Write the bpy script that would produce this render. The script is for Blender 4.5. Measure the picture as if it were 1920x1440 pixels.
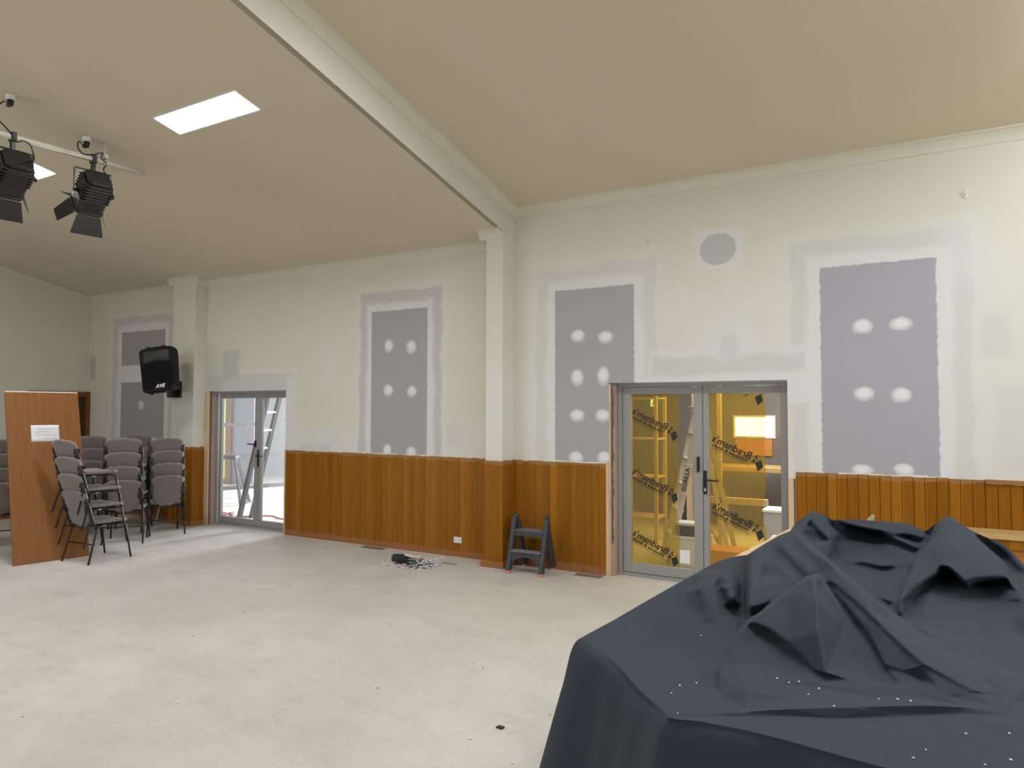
import bpy, math, random, zlib
import numpy as np
from mathutils import Vector, Matrix
from mathutils.bvhtree import BVHTree

for o in list(bpy.data.objects): bpy.data.objects.remove(o)
SC = bpy.context.scene
COL = SC.collection
R = math.radians

# ------------------------------------------------------------------ camera
FOC, YAW, PITCH, ROLL, CD, CH = 1290.886, .5135085, .0380299, .0021879, 7.1232, 1.8019
cam_d = bpy.data.cameras.new('camera'); cam = bpy.data.objects.new('camera', cam_d); COL.objects.link(cam)
cam_d.sensor_width = 36; cam_d.lens = FOC / 1920 * 36; cam_d.clip_start = .05; cam_d.clip_end = 200
_f = Vector((-math.sin(YAW)*math.cos(PITCH), math.cos(YAW)*math.cos(PITCH), math.sin(PITCH)))
_r = Vector((math.cos(YAW), math.sin(YAW), 0)); _u = _r.cross(_f)
_r2 = _r*math.cos(ROLL) + _u*math.sin(ROLL); _u2 = _u*math.cos(ROLL) - _r*math.sin(ROLL)
M = Matrix((_r2, _u2, -_f)).transposed().to_4x4(); M.translation = Vector((0, -CD, CH))
cam.matrix_world = M
SC.camera = cam
EYE = Vector((0, -CD, CH))
def ray(px, py): return _f + _r2*((px-960)/FOC) - _u2*((py-720)/FOC)
def P(px, py, X=None, Y=None, Z=None, d=None):
    """survey helper: a measured image point on a known plane of the room"""
    v = ray(px, py)
    if X is not None: t = X/v.x
    elif Y is not None: t = (Y+CD)/v.y
    elif Z is not None: t = (Z-CH)/v.z
    else: t = d
    return EYE + v*t

# ------------------------------------------------------------------ view, world
SC.view_settings.view_transform = 'Standard'; SC.view_settings.look = 'None'
SC.view_settings.gamma = 1; SC.view_settings.use_curve_mapping = False
SC.view_settings.exposure = 0.42
W = bpy.data.worlds.new('world'); SC.world = W; W.use_nodes = True
W.node_tree.nodes['Background'].inputs[0].default_value = (.72, .83, 1, 1)
W.node_tree.nodes['Background'].inputs[1].default_value = 1.6
PANEL = 42.0      # ceiling panel strength
def area(name, loc, direction, sx, sy, power, color):
    l = bpy.data.lights.new(name, 'AREA'); l.shape = 'RECTANGLE'; l.size = sx; l.size_y = sy
    l.energy = power; l.color = color
    o = bpy.data.objects.new(name, l); COL.objects.link(o); o.location = loc
    o.rotation_euler = Vector(direction).to_track_quat('-Z', 'Y').to_euler(); return o
# added cool fill at the hall's side walls; stand-ins for daylight in rooms beyond
area('added_fill_left', (-12.6, -10.2, 2.0), (1, .25, -.1), 3.2, 1.5, 110, (.72, .86, 1))  # added to light the cloth's left side bluish; no window in this wall
area('added_fill_right', (4.15, -3.6, 2.3), (-1, .25, .02), 4.0, 1.8, 90, (.86, .93, 1))  # added cool wash to brighten the right bay; no window in this wall
area('daylight_left_room', (-8.6, 5.7, 1.6), (-1, -.75, -.08), 3.0, 2.2, 950, (.92, .95, 1))
area('daylight_right_room', (-1.0, 2.2, 2.75), (0, 0, -1), 3.0, 2.5, 110, (1, .95, .88))

# ------------------------------------------------------------------ mesh helpers
class MB:
    def __init__(s): s.v = []; s.f = []; s.sm = []
    def add(s, vs, fs, smooth=False):
        n = len(s.v); s.v += [tuple(v) for v in vs]; s.f += [tuple(i+n for i in f) for f in fs]; s.sm += [smooth]*len(fs); return s
    def box(s, x0, x1, y0, y1, z0, z1):
        vs = [(x, y, z) for z in (z0, z1) for y in (y0, y1) for x in (x0, x1)]
        return s.add(vs, [(0,2,3,1), (4,5,7,6), (0,1,5,4), (1,3,7,5), (3,2,6,7), (2,0,4,6)])
    def bar(s, a, b, w, h, up=(0,0,1)):
        a, b = Vector(a), Vector(b); d = (b-a).normalized(); up = Vector(up)
        if abs(d.dot(up)) > .98: up = Vector((0,1,0))
        x = d.cross(up).normalized(); y = x.cross(d).normalized()
        vs = [p + x*(i*w/2) + y*(j*h/2) for p in (a, b) for j in (-1, 1) for i in (-1, 1)]
        return s.add(vs, [(0,2,3,1), (4,5,7,6), (0,1,5,4), (1,3,7,5), (3,2,6,7), (2,0,4,6)])
    def tube(s, pts, r, n=10, caps=True):
        pts = [Vector(p) for p in pts]; rs = r if isinstance(r, (list, tuple)) else [r]*len(pts)
        vs = []; prev = None
        for i, p in enumerate(pts):
            t = (pts[min(i+1, len(pts)-1)] - pts[max(i-1, 0)]).normalized()
            if prev is None:
                a = Vector((0,0,1)) if abs(t.z) < .9 else Vector((1,0,0)); u = t.cross(a).normalized()
            else: u = (prev - t*prev.dot(t)).normalized()
            prev = u; w = t.cross(u)
            vs += [p + (u*math.cos(k*2*math.pi/n) + w*math.sin(k*2*math.pi/n))*rs[i] for k in range(n)]
        fs = [(i*n+k, i*n+(k+1) % n, (i+1)*n+(k+1) % n, (i+1)*n+k) for i in range(len(pts)-1) for k in range(n)]
        s.add(vs, fs, True)
        if caps:
            s.f.append(tuple(len(s.v)-len(vs)+k for k in range(n))[::-1]); s.sm.append(False)
            s.f.append(tuple(len(s.v)-n+k for k in range(n))); s.sm.append(False)
        return s
    def prism(s, poly, a, b, axes='xz'):
        """poly in two axes, extruded a..b along the third"""
        def mk(p, t):
            if axes == 'xz': return (p[0], t, p[1])
            if axes == 'yz': return (t, p[0], p[1])
            return (p[0], p[1], t)
        n = len(poly); vs = [mk(p, a) for p in poly] + [mk(p, b) for p in poly]
        return s.add(vs, [tuple(range(n))[::-1], tuple(range(n, 2*n))] + [(i, (i+1) % n, n+(i+1) % n, n+i) for i in range(n)])
    def grid(s, fn, nu, nv, smooth=True):
        vs = [fn(i/nu, j/nv) for j in range(nv+1) for i in range(nu+1)]
        fs = [(j*(nu+1)+i, j*(nu+1)+i+1, (j+1)*(nu+1)+i+1, (j+1)*(nu+1)+i) for j in range(nv) for i in range(nu)]
        return s.add(vs, fs, smooth)
    def build(s, name, mat, parent=None, bevel=0, solid=0, sub=0, loc=None):
        me = bpy.data.meshes.new(name); me.from_pydata(s.v, [], s.f); me.update()
        me.polygons.foreach_set('use_smooth', s.sm); me.materials.append(mat)
        o = bpy.data.objects.new(name, me); COL.objects.link(o)
        if parent: o.parent = parent
        if loc is not None: o.location = loc
        if solid:
            m = o.modifiers.new('solid', 'SOLIDIFY'); m.thickness = solid; m.offset = 0
        if bevel:
            m = o.modifiers.new('bevel', 'BEVEL'); m.width = bevel; m.segments = 2; m.limit_method = 'ANGLE'; m.angle_limit = R(40)
        if sub:
            m = o.modifiers.new('sub', 'SUBSURF'); m.levels = sub; m.render_levels = sub
        return o
def fixn(o):
    import bmesh
    b = bmesh.new(); b.from_mesh(o.data); bmesh.ops.recalc_face_normals(b, faces=b.faces); b.to_mesh(o.data); b.free(); return o
def tag(o, label=None, cat=None, group=None, kind=None):
    if label: o['label'] = label
    if cat: o['category'] = cat
    if group: o['group'] = group
    if kind: o['kind'] = kind
    return o
def struct(o): o['kind'] = 'structure'; return o
def thing(name, label, cat, loc=(0,0,0), rz=0, group=None, rot=None):
    o = bpy.data.objects.new(name, None); COL.objects.link(o); o.location = loc
    o.rotation_euler = rot if rot else (0, 0, rz); o.empty_display_size = .1
    return tag(o, label, cat, group)
def text_mesh(body, size, extr=.0006, shear=0, bold=0):
    c = bpy.data.curves.new('t', 'FONT'); c.body = body; c.size = size; c.extrude = extr; c.align_x = 'CENTER'; c.align_y = 'CENTER'
    c.shear = shear; c.offset = bold; c.resolution_u = 3
    o = bpy.data.objects.new('t', c); COL.objects.link(o)
    dg = bpy.context.evaluated_depsgraph_get(); me = bpy.data.meshes.new_from_object(o.evaluated_get(dg))
    bpy.data.objects.remove(o); return me
def text_into(mb, body, size, mtx, shear=0, bold=0):
    me = text_mesh(body, size, shear=shear, bold=bold)
    mb.add([mtx @ v.co for v in me.vertices], [tuple(p.vertices) for p in me.polygons])

# ------------------------------------------------------------------ materials
class NT:
    def __init__(s, name):
        s.m = bpy.data.materials.new(name); s.m.use_nodes = True; s.t = s.m.node_tree; s.n = s.t.nodes
        s.bsdf = s.n['Principled BSDF']; s.out = s.n['Material Output']
    def node(s, typ, **kw):
        nd = s.n.new(typ)
        for k, v in kw.items(): setattr(nd, k, v)
        return nd
    def link(s, a, b): s.t.links.new(a, b)
    def setin(s, nd, i, v):
        if hasattr(v, 'is_linked'): s.link(v, nd.inputs[i])
        else: nd.inputs[i].default_value = v
    def math(s, op, a, b=0.0, clamp=False):
        nd = s.node('ShaderNodeMath', operation=op, use_clamp=clamp); s.setin(nd, 0, a); s.setin(nd, 1, b); return nd.outputs[0]
    def vm(s, op, a, b=(0,0,0)):
        nd = s.node('ShaderNodeVectorMath', operation=op); s.setin(nd, 0, a); s.setin(nd, 1, b); return nd.outputs[0]
    def mix(s, f, a, b, blend='MIX'):
        nd = s.node('ShaderNodeMix', data_type='RGBA', blend_type=blend)
        s.setin(nd, 0, f)
        for i, v in ((6, a), (7, b)):
            if hasattr(v, 'is_linked'): s.link(v, nd.inputs[i])
            else: nd.inputs[i].default_value = (*v[:3], 1)
        return nd.outputs[2]
    def coord(s): return s.node('ShaderNodeTexCoord').outputs['Object']
    def noise(s, vec, scale, detail=3, rough=.5, scl=None, out='Fac'):
        if scl:
            mp = s.node('ShaderNodeMapping'); s.link(vec, mp.inputs[0]); mp.inputs[3].default_value = scl; vec = mp.outputs[0]
        nd = s.node('ShaderNodeTexNoise'); s.link(vec, nd.inputs['Vector']); nd.inputs['Scale'].default_value = scale
        nd.inputs['Detail'].default_value = detail; nd.inputs['Roughness'].default_value = rough; return nd.outputs[out]
    def ramp(s, f, a, b, lo=0.0, hi=1.0):
        nd = s.node('ShaderNodeMapRange'); s.setin(nd, 0, f); nd.inputs[1].default_value = a; nd.inputs[2].default_value = b
        nd.inputs[3].default_value = lo; nd.inputs[4].default_value = hi; return nd.outputs[0]
    def bump(s, h, strength=.2, dist=.01):
        nd = s.node('ShaderNodeBump'); nd.inputs['Strength'].default_value = strength; nd.inputs['Distance'].default_value = dist
        s.link(h, nd.inputs['Height']); s.link(nd.outputs[0], s.bsdf.inputs['Normal'])
    def col(s, v): s.setin(s.bsdf, 'Base Color', v if hasattr(v, 'is_linked') else (*v[:3], 1)); return s
    def rough(s, v): s.setin(s.bsdf, 'Roughness', v); return s

def plain(name, c, rough=.6, var=.12, scale=9, metal=0, bump=0, sheen=0, spec=.5):
    t = NT(name); co = t.coord(); n = t.noise(co, scale, 4)
    t.col(t.mix(n, [x*(1-var) for x in c], [min(1, x*(1+var)) for x in c])).rough(rough)
    t.bsdf.inputs['Metallic'].default_value = metal; t.bsdf.inputs['Specular IOR Level'].default_value = spec
    if sheen: t.bsdf.inputs['Sheen Weight'].default_value = sheen
    if bump: t.bump(t.noise(co, scale*6, 3), bump, .004)
    return t.m
def emit(name, c, s):
    t = NT(name); t.col((0, 0, 0)); t.bsdf.inputs['Emission Color'].default_value = (*c, 1); t.bsdf.inputs['Emission Strength'].default_value = s; return t.m
CREAM = (.67, .65, .55); WHITE = (.70, .695, .69); BAND = (.60, .595, .575); BOARD = (.37, .365, .39)

def wall_material(name, shapes, base=CREAM):
    """paint and plaster: rectangles and ellipses in wall coordinates (x, z), each with a ragged edge"""
    t = NT(name); co = t.coord()
    n1 = t.noise(co, 2.6, 4, out='Color'); n2 = t.noise(co, 22, 3, out='Color')
    off = t.vm('MULTIPLY', t.vm('SUBTRACT', n1, (.5, .5, .5)), (.16, 0, .16))
    off2 = t.vm('MULTIPLY', t.vm('SUBTRACT', n2, (.5, .5, .5)), (.035, 0, .035))
    soft = t.vm('ADD', co, t.vm('ADD', off, off2)); crisp = t.vm('ADD', co, off2)
    c = t.mix(t.noise(co, 1.3, 3), [x*.97 for x in base], [x*1.03 for x in base])
    for kind, x0, x1, z0, z1, s, colr, op in shapes:
        src = soft if s > .015 else crisp
        cx, cz, hx, hz = (x0+x1)/2, (z0+z1)/2, (x1-x0)/2, (z1-z0)/2
        q = t.vm('SUBTRACT', src, (cx, 0, cz))
        if kind == 'e':
            q = t.vm('MULTIPLY', q, (1/hx, 0, 1/hz))
            nd = t.node('ShaderNodeVectorMath', operation='LENGTH'); t.link(q, nd.inputs[0])
            d = t.math('MULTIPLY', t.math('SUBTRACT', nd.outputs[1], 1), min(hx, hz))
        else:
            q = t.vm('SUBTRACT', t.vm('ABSOLUTE', q), (hx, 0, hz))
            sp = t.node('ShaderNodeSeparateXYZ'); t.link(q, sp.inputs[0])
            d = t.math('MAXIMUM', sp.outputs[0], sp.outputs[2])
        c = t.mix(t.ramp(d, -s, s, op, 0), c, colr)
    t.col(c).rough(.75); t.bump(t.noise(co, 60, 3), .06, .003); return t.m

B, Wt, Gb = BAND, WHITE, BOARD
dab = (.72, .72, .72)
shp = []
def patch(x0, x1, z1, dz=.18, dx=.2, o=.75, z0=1.0, band=B):
    shp.append(('r', x0-dx-.14, x1+dx+.14, z0, z1+dz+.16, .05, Wt, .45*o))
    shp.append(('r', x0-dx-.04, x1+dx+.04, z0, z1+dz+.06, .018, band, .9*o))
    shp.append(('r', x0-dx*.55, x1+dx*.55, z0, z1+dz*.55, .03, Wt, .95))
shp += [('r', -12.9, -9.5, 1.0, 1.9, .3, Wt, .5), ('r', -8.2, -4.3, 1.0, 1.55, .22, Wt, .6), ('r', -4.0, -2.6, 1.0, 2.3, .3, Wt, .65),
        ('r', .2, 1.2, 1.0, 3.3, .35, Wt, .5), ('r', -2.3, -.9, 2.2, 3.2, .35, Wt, .55)]
patch(-12.0+.13, -10.65, 3.14, .2, .22, .8, band=(.54, .52, .52)); patch(-6.18, -5.26, 3.12, .2, .18, 1.0, band=(.53, .52, .51)); patch(-3.45, -2.5, 3.175, .2, .2, .75); patch(-.65, .295, 3.165, .2, .22, .8)
shp += [('r', -9.95, -7.55, 1.0, 2.42, .04, Wt, .6), ('r', -9.85, -7.65, 2.0, 2.34, .015, B, .8), ('r', -7.8, -7.62, 1.2, 2.3, .02, Wt, .8),
        ('r', -9.2, -8.82, 2.28, 2.72, .02, (.53, .53, .50), .85), ('r', -9.75, -9.5, 2.2, 2.8, .04, B, .6),
        ('r', -12.83, -12.66, 2.32, 2.78, .02, (.47, .45, .44), .9),
        ('r', -2.35, -.75, 2.0, 2.44, .03, Wt, .75), ('r', -2.3, -.8, 2.18, 2.36, .02, B, .85), ('e', -1.75, -1.25, 2.3, 2.72, .06, Wt, .75), ('e', -1.6, -1.38, 2.3, 2.58, .03, B, .6),
        ('r', -2.9, -.6, 1.9, 2.16, .02, Wt, .9),
        ('r', -1.84, -1.36, 3.24, 3.67, .03, Wt, .7), ('e', -1.785, -1.42, 3.29, 3.62, .008, (.49, .485, .475), 1),
        ('r', -7.2, -6.85, 1.2, 1.5, .03, Wt, .8), ('r', -7.5, -6.9, 1.2, 1.34, .02, B, .6), ('r', -4.95, -4.7, 1.35, 1.62, .03, B, .6), ('r', .62, .84, 2.28, 2.62, .04, B, .6), ('r', .7, 1.0, 1.3, 2.0, .06, B, .5),
        ('r', -7.15, -6.85, 2.1, 2.7, .1, Wt, .4), ('e', .3, .75, 2.9, 3.5, .1, Wt, .5)]
shp += [('r', -11.87, -10.65, 2.56, 3.145, .008, (.36, .335, .33), 1), ('r', -11.86, -10.65, 1.32, 2.27, .008, (.34, .33, .315), 1), ('e', -11.35, -11.2, 1.80, 1.95, .01, dab, .8),
        ('r', -6.19, -5.262, 1.0, 3.12, .008, (.375, .365, .365), 1), ('r', -3.45, -2.5, 1.0, 3.175, .006, (.375, .37, .39), 1), ('r', -.65, .295, 1.0, 3.165, .007, (.375, .37, .41), 1)]
for x, z, a, b in [(-5.893, 2.647, .07, .085), (-5.521, 2.617, .08, .085), (-5.896, 2.06, .078, .075), (-5.507, 2.041, .078, .07), (-5.904, 1.272, .07, .08), (-5.508, 1.257, .08, .07),
                (-3.167, 2.642, .085, .068), (-2.832, 2.613, .085, .065), (-3.174, 2.171, .075, .09), (-2.859, 2.182, .07, .10), (-3.175, 1.744, .09, .065), (-2.867, 1.746, .085, .065), (-3.189, 1.271, .085, .07), (-2.849, 1.283, .08, .065),
                (-.294, 2.584, .085, .065), (.016, 2.59, .085, .058), (-.291, 1.962, .083, .06), (.009, 1.945, .08, .065), (-.314, 1.26, .085, .05), (.018, 1.275, .08, .055)]:
    shp.append(('e', x-a*1.05, x+a*1.05, z-b*1.08, z+b*1.08, .006, (.57, .57, .575), .95)); shp.append(('e', x-a*.7, x+a*.75, z-b*.6, z+b*.8, .012, (.78, .78, .79), .9))
m_wall = wall_material('wall_plaster_and_paint', shp)
m_cream = wall_material('cream_paint', [])
m_col = wall_material('column_paint', [('r', -20, 20, 0, 2.35, .25, (.72, .715, .68), .8)])
m_end = wall_material('end_wall_paint', [('r', -20, 20, 0, 2.0, .4, Wt, .35)])
m_cornice = plain('cornice_paint', (.68, .64, .52), .55, .04, 3)
m_ceil = plain('ceiling_paint', (.67, .585, .44), .85, .03, .6)

t = NT('concrete_floor'); co = t.coord()
a = t.noise(co, .55, 6, .6); b = t.noise(co, 3.2, 7, .65); c_ = t.noise(co, 30, 5, .6); c = t.mix(t.ramp(a, .35, .65), (.46, .44, .405), (.60, .58, .54))
c = t.mix(t.ramp(b, .42, .66, 0, .55), c, (.47, .455, .42)); c = t.mix(t.ramp(b, .58, .72, 0, .6), c, (.42, .38, .33)); c = t.mix(t.ramp(c_, .35, .75, 0, .45), c, (.65, .63, .59))
s2 = t.noise(co, 5, 6, .75, scl=(1, 2.6, 1)); c = t.mix(t.ramp(s2, .63, .70, 0, .4), c, (.40, .375, .34)); 
s3 = t.noise(co, 1.5, 7, .7, scl=(1, 1.9, 1)); c = t.mix(t.ramp(s3, .50, .70, 0, .55), c, (.44, .415, .375)); s4 = t.noise(co, 9, 5, .7, scl=(.5, 1.6, 1)); c = t.mix(t.ramp(s4, .60, .68, 0, .35), c, (.50, .43, .38)); c = t.mix(t.ramp(s4, .30, .40, .3, 0), c, (.66, .65, .61))
v = t.node('ShaderNodeTexVoronoi'); t.link(co, v.inputs['Vector']); v.inputs['Scale'].default_value = 7; v.inputs['Randomness'].default_value = 1
c = t.mix(t.ramp(v.outputs[0], .012, .03, .8, 0), c, (.74, .73, .71))
v2 = t.node('ShaderNodeTexVoronoi'); t.link(co, v2.inputs['Vector']); v2.inputs['Scale'].default_value = 3.1
c = t.mix(t.ramp(v2.outputs[0], .006, .014, .8, 0), c, (.2, .18, .16))
t.col(c).rough(.62); t.bump(t.noise(co, 14, 6, .7), .15, .006); m_floor = t.m

def wood(name, c1, c2, rough=.42, plank=0, grain=(14, 14, .9), streak=1.0, base=None, seed=0):
    t = NT(name); co = t.coord()
    if plank:
        sp = t.node('ShaderNodeSeparateXYZ'); t.link(co, sp.inputs[0])
        ix = t.math('FLOOR', t.math('DIVIDE', t.math('ADD', sp.outputs[0], sp.outputs[1]), plank))
        wn = t.node('ShaderNodeTexWhiteNoise', noise_dimensions='1D'); t.link(ix, wn.inputs['W'])
        cm = t.node('ShaderNodeCombineXYZ'); t.link(t.math('MULTIPLY', wn.outputs[0], 40), cm.inputs[2])
        co2 = t.vm('ADD', co, cm.outputs[0])
    else: co2 = co
    g = t.noise(co2, 3.5*streak, 6, .62, scl=grain); f = t.ramp(g, .28, .72)
    c = t.mix(f, c1, c2)
    g2 = t.noise(co2, 14*streak, 3, .6, scl=grain); c = t.mix(t.ramp(g2, .5, .72, 0, .35), c, [x*.55 for x in c1])
    if plank:
        c = t.mix(t.ramp(wn.outputs[0], 0, 1, 0, .5), c, [x*.74 for x in c1]); 
        wn2 = t.node('ShaderNodeTexWhiteNoise', noise_dimensions='1D'); t.link(t.math('ADD', ix, 77.7), wn2.inputs['W'])
        c = t.mix(t.ramp(wn2.outputs[0], .62, 1, 0, .45), c, [min(1, x*1.3) for x in c2])
        if base:
            ed = t.math('ADD', sp.outputs[2], t.math('MULTIPLY', t.math('SUBTRACT', wn2.outputs[0], .5), .03))
            c = t.mix(t.ramp(ed, .075, .085, .75, 0), c, base)
            c = t.mix(t.ramp(ed, 1.175, 1.185, 0, .6), c, (.36, .20, .09))
    t.col(c).rough(rough); t.bsdf.inputs['Specular IOR Level'].default_value = .12; t.bump(g2, .06, .002); return t.m
m_wains = wood('stained_timber_boards', (.245, .088, .006), (.345, .138, .013), plank=.088, base=(.34, .15, .07))
m_pine = wood('raw_pine', (.60, .42, .25), (.76, .58, .38), .7, grain=(9, 9, .8))
m_pinestrip = wood('pink_primed_timber', (.42, .30, .25), (.52, .39, .33), .7)
m_doorwood = wood('reddish_veneer', (.235, .098, .032), (.295, .132, .048), .42, grain=(7, .45, 5))
m_darkwood = wood('dark_varnished_timber', (.15, .065, .015), (.22, .10, .03), .35, grain=(8, 8, .6))
m_rail = wood('varnished_rail', (.50, .33, .14), (.62, .43, .2), .35, grain=(.8, 8, 8))
m_bench = wood('orange_varnish', (.33, .13, .03), (.42, .18, .05), .3, grain=(1, 8, 6))
m_insul = plain('torn_insulation', (.19, .13, .11), .95, .6, 40, bump=.8)
m_alu = plain('grey_aluminium_frame', (.305, .30, .29), .42, .04, 6)
m_black = plain('black_metal', (.012, .012, .013), .42, .2, 20)
m_blackplastic = plain('black_plastic', (.016, .017, .018), .5, .2, 30)
m_grille = plain('speaker_grille', (.004, .004, .005), .7, .2, 90, bump=.5, spec=.15)
m_spk = plain('speaker_black', (.006, .006, .007), .6, .2, 30, spec=.2)
m_stool = plain('scuffed_dark_plastic', (.045, .048, .055), .55, .35, 14, bump=.25)
m_tread = plain('grey_tread', (.17, .165, .165), .7, .25, 20, bump=.3)
m_pink = plain('salmon_rubber', (.70, .27, .22), .7, .08)
m_white = plain('white_plastic', (.78, .77, .74), .45, .03)
m_fab = plain('mauve_grey_upholstery', (.205, .172, .168), .95, .10, 30, bump=.3, sheen=.25)
m_tubeblk = plain('dark_brown_tube', (.016, .013, .012), .38, .2, 12)
m_pipe = plain('cream_pipe', (.62, .59, .47), .45, .05)
m_label = plain('white_print', (.75, .75, .75), .5, .03)
m_ink = plain('black_print', (.02, .02, .015), .6, .1)
m_inkfaint = plain('faint_blue_pen', (.46, .48, .60), .7, .05)
m_paper = plain('white_paper', (.80, .80, .84), .8, .02)
m_vent = plain('brown_grille_metal', (.22, .19, .155), .5, .2, 30)
m_rubble = plain('rubble_grey', (.48, .45, .41), .85, .3, 30)
m_ladder = plain('scuffed_aluminium', (.50, .49, .46), .35, .15, 10, metal=.4)
m_fibre = plain('pale_ladder_rail', (.62, .58, .50), .55, .1, 8)
m_steel = plain('grey_steel', (.125, .12, .118), .5, .15, 12)
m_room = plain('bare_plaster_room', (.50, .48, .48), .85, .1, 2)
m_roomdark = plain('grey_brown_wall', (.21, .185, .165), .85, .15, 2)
m_roomfloor = plain('dusty_slab', (.66, .62, .60), .8, .12, 5)
m_panel_led = emit('led_diffuser', (.98, .98, 1.0), PANEL)
m_red = plain('red_scrap', (.45, .05, .08), .7, .2)
m_orange = plain('orange_board', (.62, .26, .05), .6, .1)
m_green = plain('green_sign', (.05, .35, .14), .5, .1)
m_yellow = plain('yellow_sheet', (.75, .70, .18), .7, .06)
m_rag = plain('pinkish_rubble', (.40, .28, .25), .9, .4, 20)

def thin_glass(name, tint=(1, 1, 1), diff=None, dfac=0, rough=.02, streak=0):
    t = NT(name); t.n.remove(t.bsdf)
    tr = t.node('ShaderNodeBsdfTransparent'); tr.inputs[0].default_value = (*tint, 1)
    gl = t.node('ShaderNodeBsdfGlossy'); gl.inputs['Roughness'].default_value = rough
    fr0 = t.node('ShaderNodeFresnel'); fr0.inputs[0].default_value = 1.5; gm = t.node('ShaderNodeNewGeometry')
    class _F: pass
    fr = _F(); fr.outputs = [t.math('MULTIPLY', fr0.outputs[0], t.math('SUBTRACT', 1.0, gm.outputs['Backfacing']))]
    base = tr.outputs[0]
    if diff:
        df = t.node('ShaderNodeBsdfDiffuse'); df.inputs[0].default_value = (*diff, 1)
        tl = t.node('ShaderNodeBsdfTranslucent'); tl.inputs[0].default_value = (*diff, 1)
        ad = t.node('ShaderNodeMixShader'); t.link(df.outputs[0], ad.inputs[1]); t.link(tl.outputs[0], ad.inputs[2]); ad.inputs[0].default_value = .5
        mx = t.node('ShaderNodeMixShader'); t.link(tr.outputs[0], mx.inputs[1]); t.link(ad.outputs[0], mx.inputs[2])
        if streak:
            n = t.noise(t.coord(), 5, 5, .7, scl=(3, 1, .7)); t.link(t.ramp(n, .45, .75, dfac, dfac+streak), mx.inputs[0])
        else: mx.inputs[0].default_value = dfac
        base = mx.outputs[0]
    m2 = t.node('ShaderNodeMixShader'); t.link(fr.outputs[0], m2.inputs[0]); t.link(base, m2.inputs[1]); t.link(gl.outputs[0], m2.inputs[2])
    t.link(m2.outputs[0], t.out.inputs[0]); return t.m
m_glass = thin_glass('clear_glass', (.93, .95, .95))
m_film = thin_glass('amber_protective_film', (.92, .66, .12), (.50, .32, .06), .26, .12, .16)
t = NT('navy_drape'); co = t.coord(); n = t.noise(co, 3, 4); c = t.mix(n, (.027, .034, .049), (.037, .044, .058))
t.col(c).rough(.8); t.bsdf.inputs['Specular IOR Level'].default_value = .2; t.bsdf.inputs['Sheen Weight'].default_value = .04; t.bsdf.inputs['Sheen Roughness'].default_value = .45; t.bsdf.inputs['Sheen Tint'].default_value = (.8, .85, .9, 1)
t.bump(t.noise(co, 260, 2), .12, .001); m_cloth = t.m

# ------------------------------------------------------------------ the room
XL, XR, YB = -12.84, 4.3, -13.0
XB = -3.99                      # plane of the step between the two ceilings
ZL, ZR, SL = 3.833, 4.19, .2107 # ceiling heights at the far wall, rake
ZW = 1.217                      # top of the timber boards
D1 = (-9.60, -7.80); D2 = (-2.79, -.953); DT = 2.09
struct(MB().add([(XL, YB, 0), (XR, YB, 0), (XR, .13, 0), (XL, .13, 0)], [(0, 1, 2, 3)]).build('floor', m_floor))
w = MB()
for x0, x1, z0, z1 in [(XL-.2, D1[0], 0, 4.5), (D1[0], D1[1], DT, 4.5), (D1[1], D2[0], 0, 4.5), (D2[0], D2[1], DT+.012, 4.5), (D2[1], XR+.2, 0, 4.5)]:
    w.box(x0, x1, 0, .10, z0, z1)
struct(w.build('wall_back', m_wall))
struct(MB().box(XL-.15, XL, YB, .1, 0, 6.2).build('wall_left', m_end))
struct(MB().box(XR, XR+.15, YB, .1, 0, 6.2).build('wall_right', m_cream))
struct(MB().box(XL-.15, XR+.15, YB-.15, YB, 0, 6.2).build('wall_front', m_cream))
RY = -6.5
def ceil_mesh(x0, x1, z):
    zr = z - SL*RY
    return MB().add([(x0, .0, z), (x1, .0, z), (x1, RY, zr), (x0, RY, zr), (x0, YB, z), (x1, YB, z)], [(0, 1, 2, 3), (3, 2, 5, 4)])
struct(ceil_mesh(XL, XB, ZL).build('ceiling', m_ceil)); struct(ceil_mesh(XB, XR, ZR).build('ceiling', m_ceil))
h = ZR-ZL
struct(MB().prism([(0.0, ZL), (RY, ZL-SL*RY), (YB, ZL), (YB, ZR), (RY, ZR-SL*RY), (0.0, ZR)], XB-.06, XB, 'yz').build('trim_1', m_cream))
# coved cornices: a small profile swept from a to b
def cove(name, a, b, inward, size=.09, extra=None):
    a, b = Vector(a), Vector(b); n = Vector(inward)
    prof = [(0, -1.0), (.10, -1.0), (.13, -.90), (.22, -.62), (.42, -.36), (.68, -.18), (.92, -.10), (1.0, -.10), (1.0, 0), (0, 0)]
    vs = []; k = len(prof)
    for p in (a, b):
        vs += [p + n*(u*size) + Vector((0, 0, v*size)) + (Vector((0, 0, -SL*n.y*u*size)) if n.y else Vector((0, 0, 0))) for u, v in prof]
    m = MB().add(vs, [(i, (i+1) % k, k+(i+1) % k, k+i) for i in range(k)] + [tuple(range(k))[::-1], tuple(range(k, 2*k))])
    return struct(fixn(m.build(name, m_cornice)))
CX0, CX1, CX2, CX3 = -10.16, -9.61, -4.215, XB   # column faces
CY = -.274; CYL = -.205
zc = lambda y: ZL - SL*y
cove('trim_2', (XL, 0, ZL), (CX0, 0, ZL), (0, -1, 0)); cove('trim_2', (CX1, 0, ZL), (CX2, 0, ZL), (0, -1, 0)); cove('trim_2', (XB, 0, ZR), (XR, 0, ZR), (0, -1, 0))
cove('trim_3', (CX0-.09, CYL, zc(CYL)), (CX1+.09, CYL, zc(CYL)), (0, -1, 0)); cove('trim_3', (CX2-.09, CY, zc(CY)), (XB-.012, CY, zc(CY)), (0, -1, 0))
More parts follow.
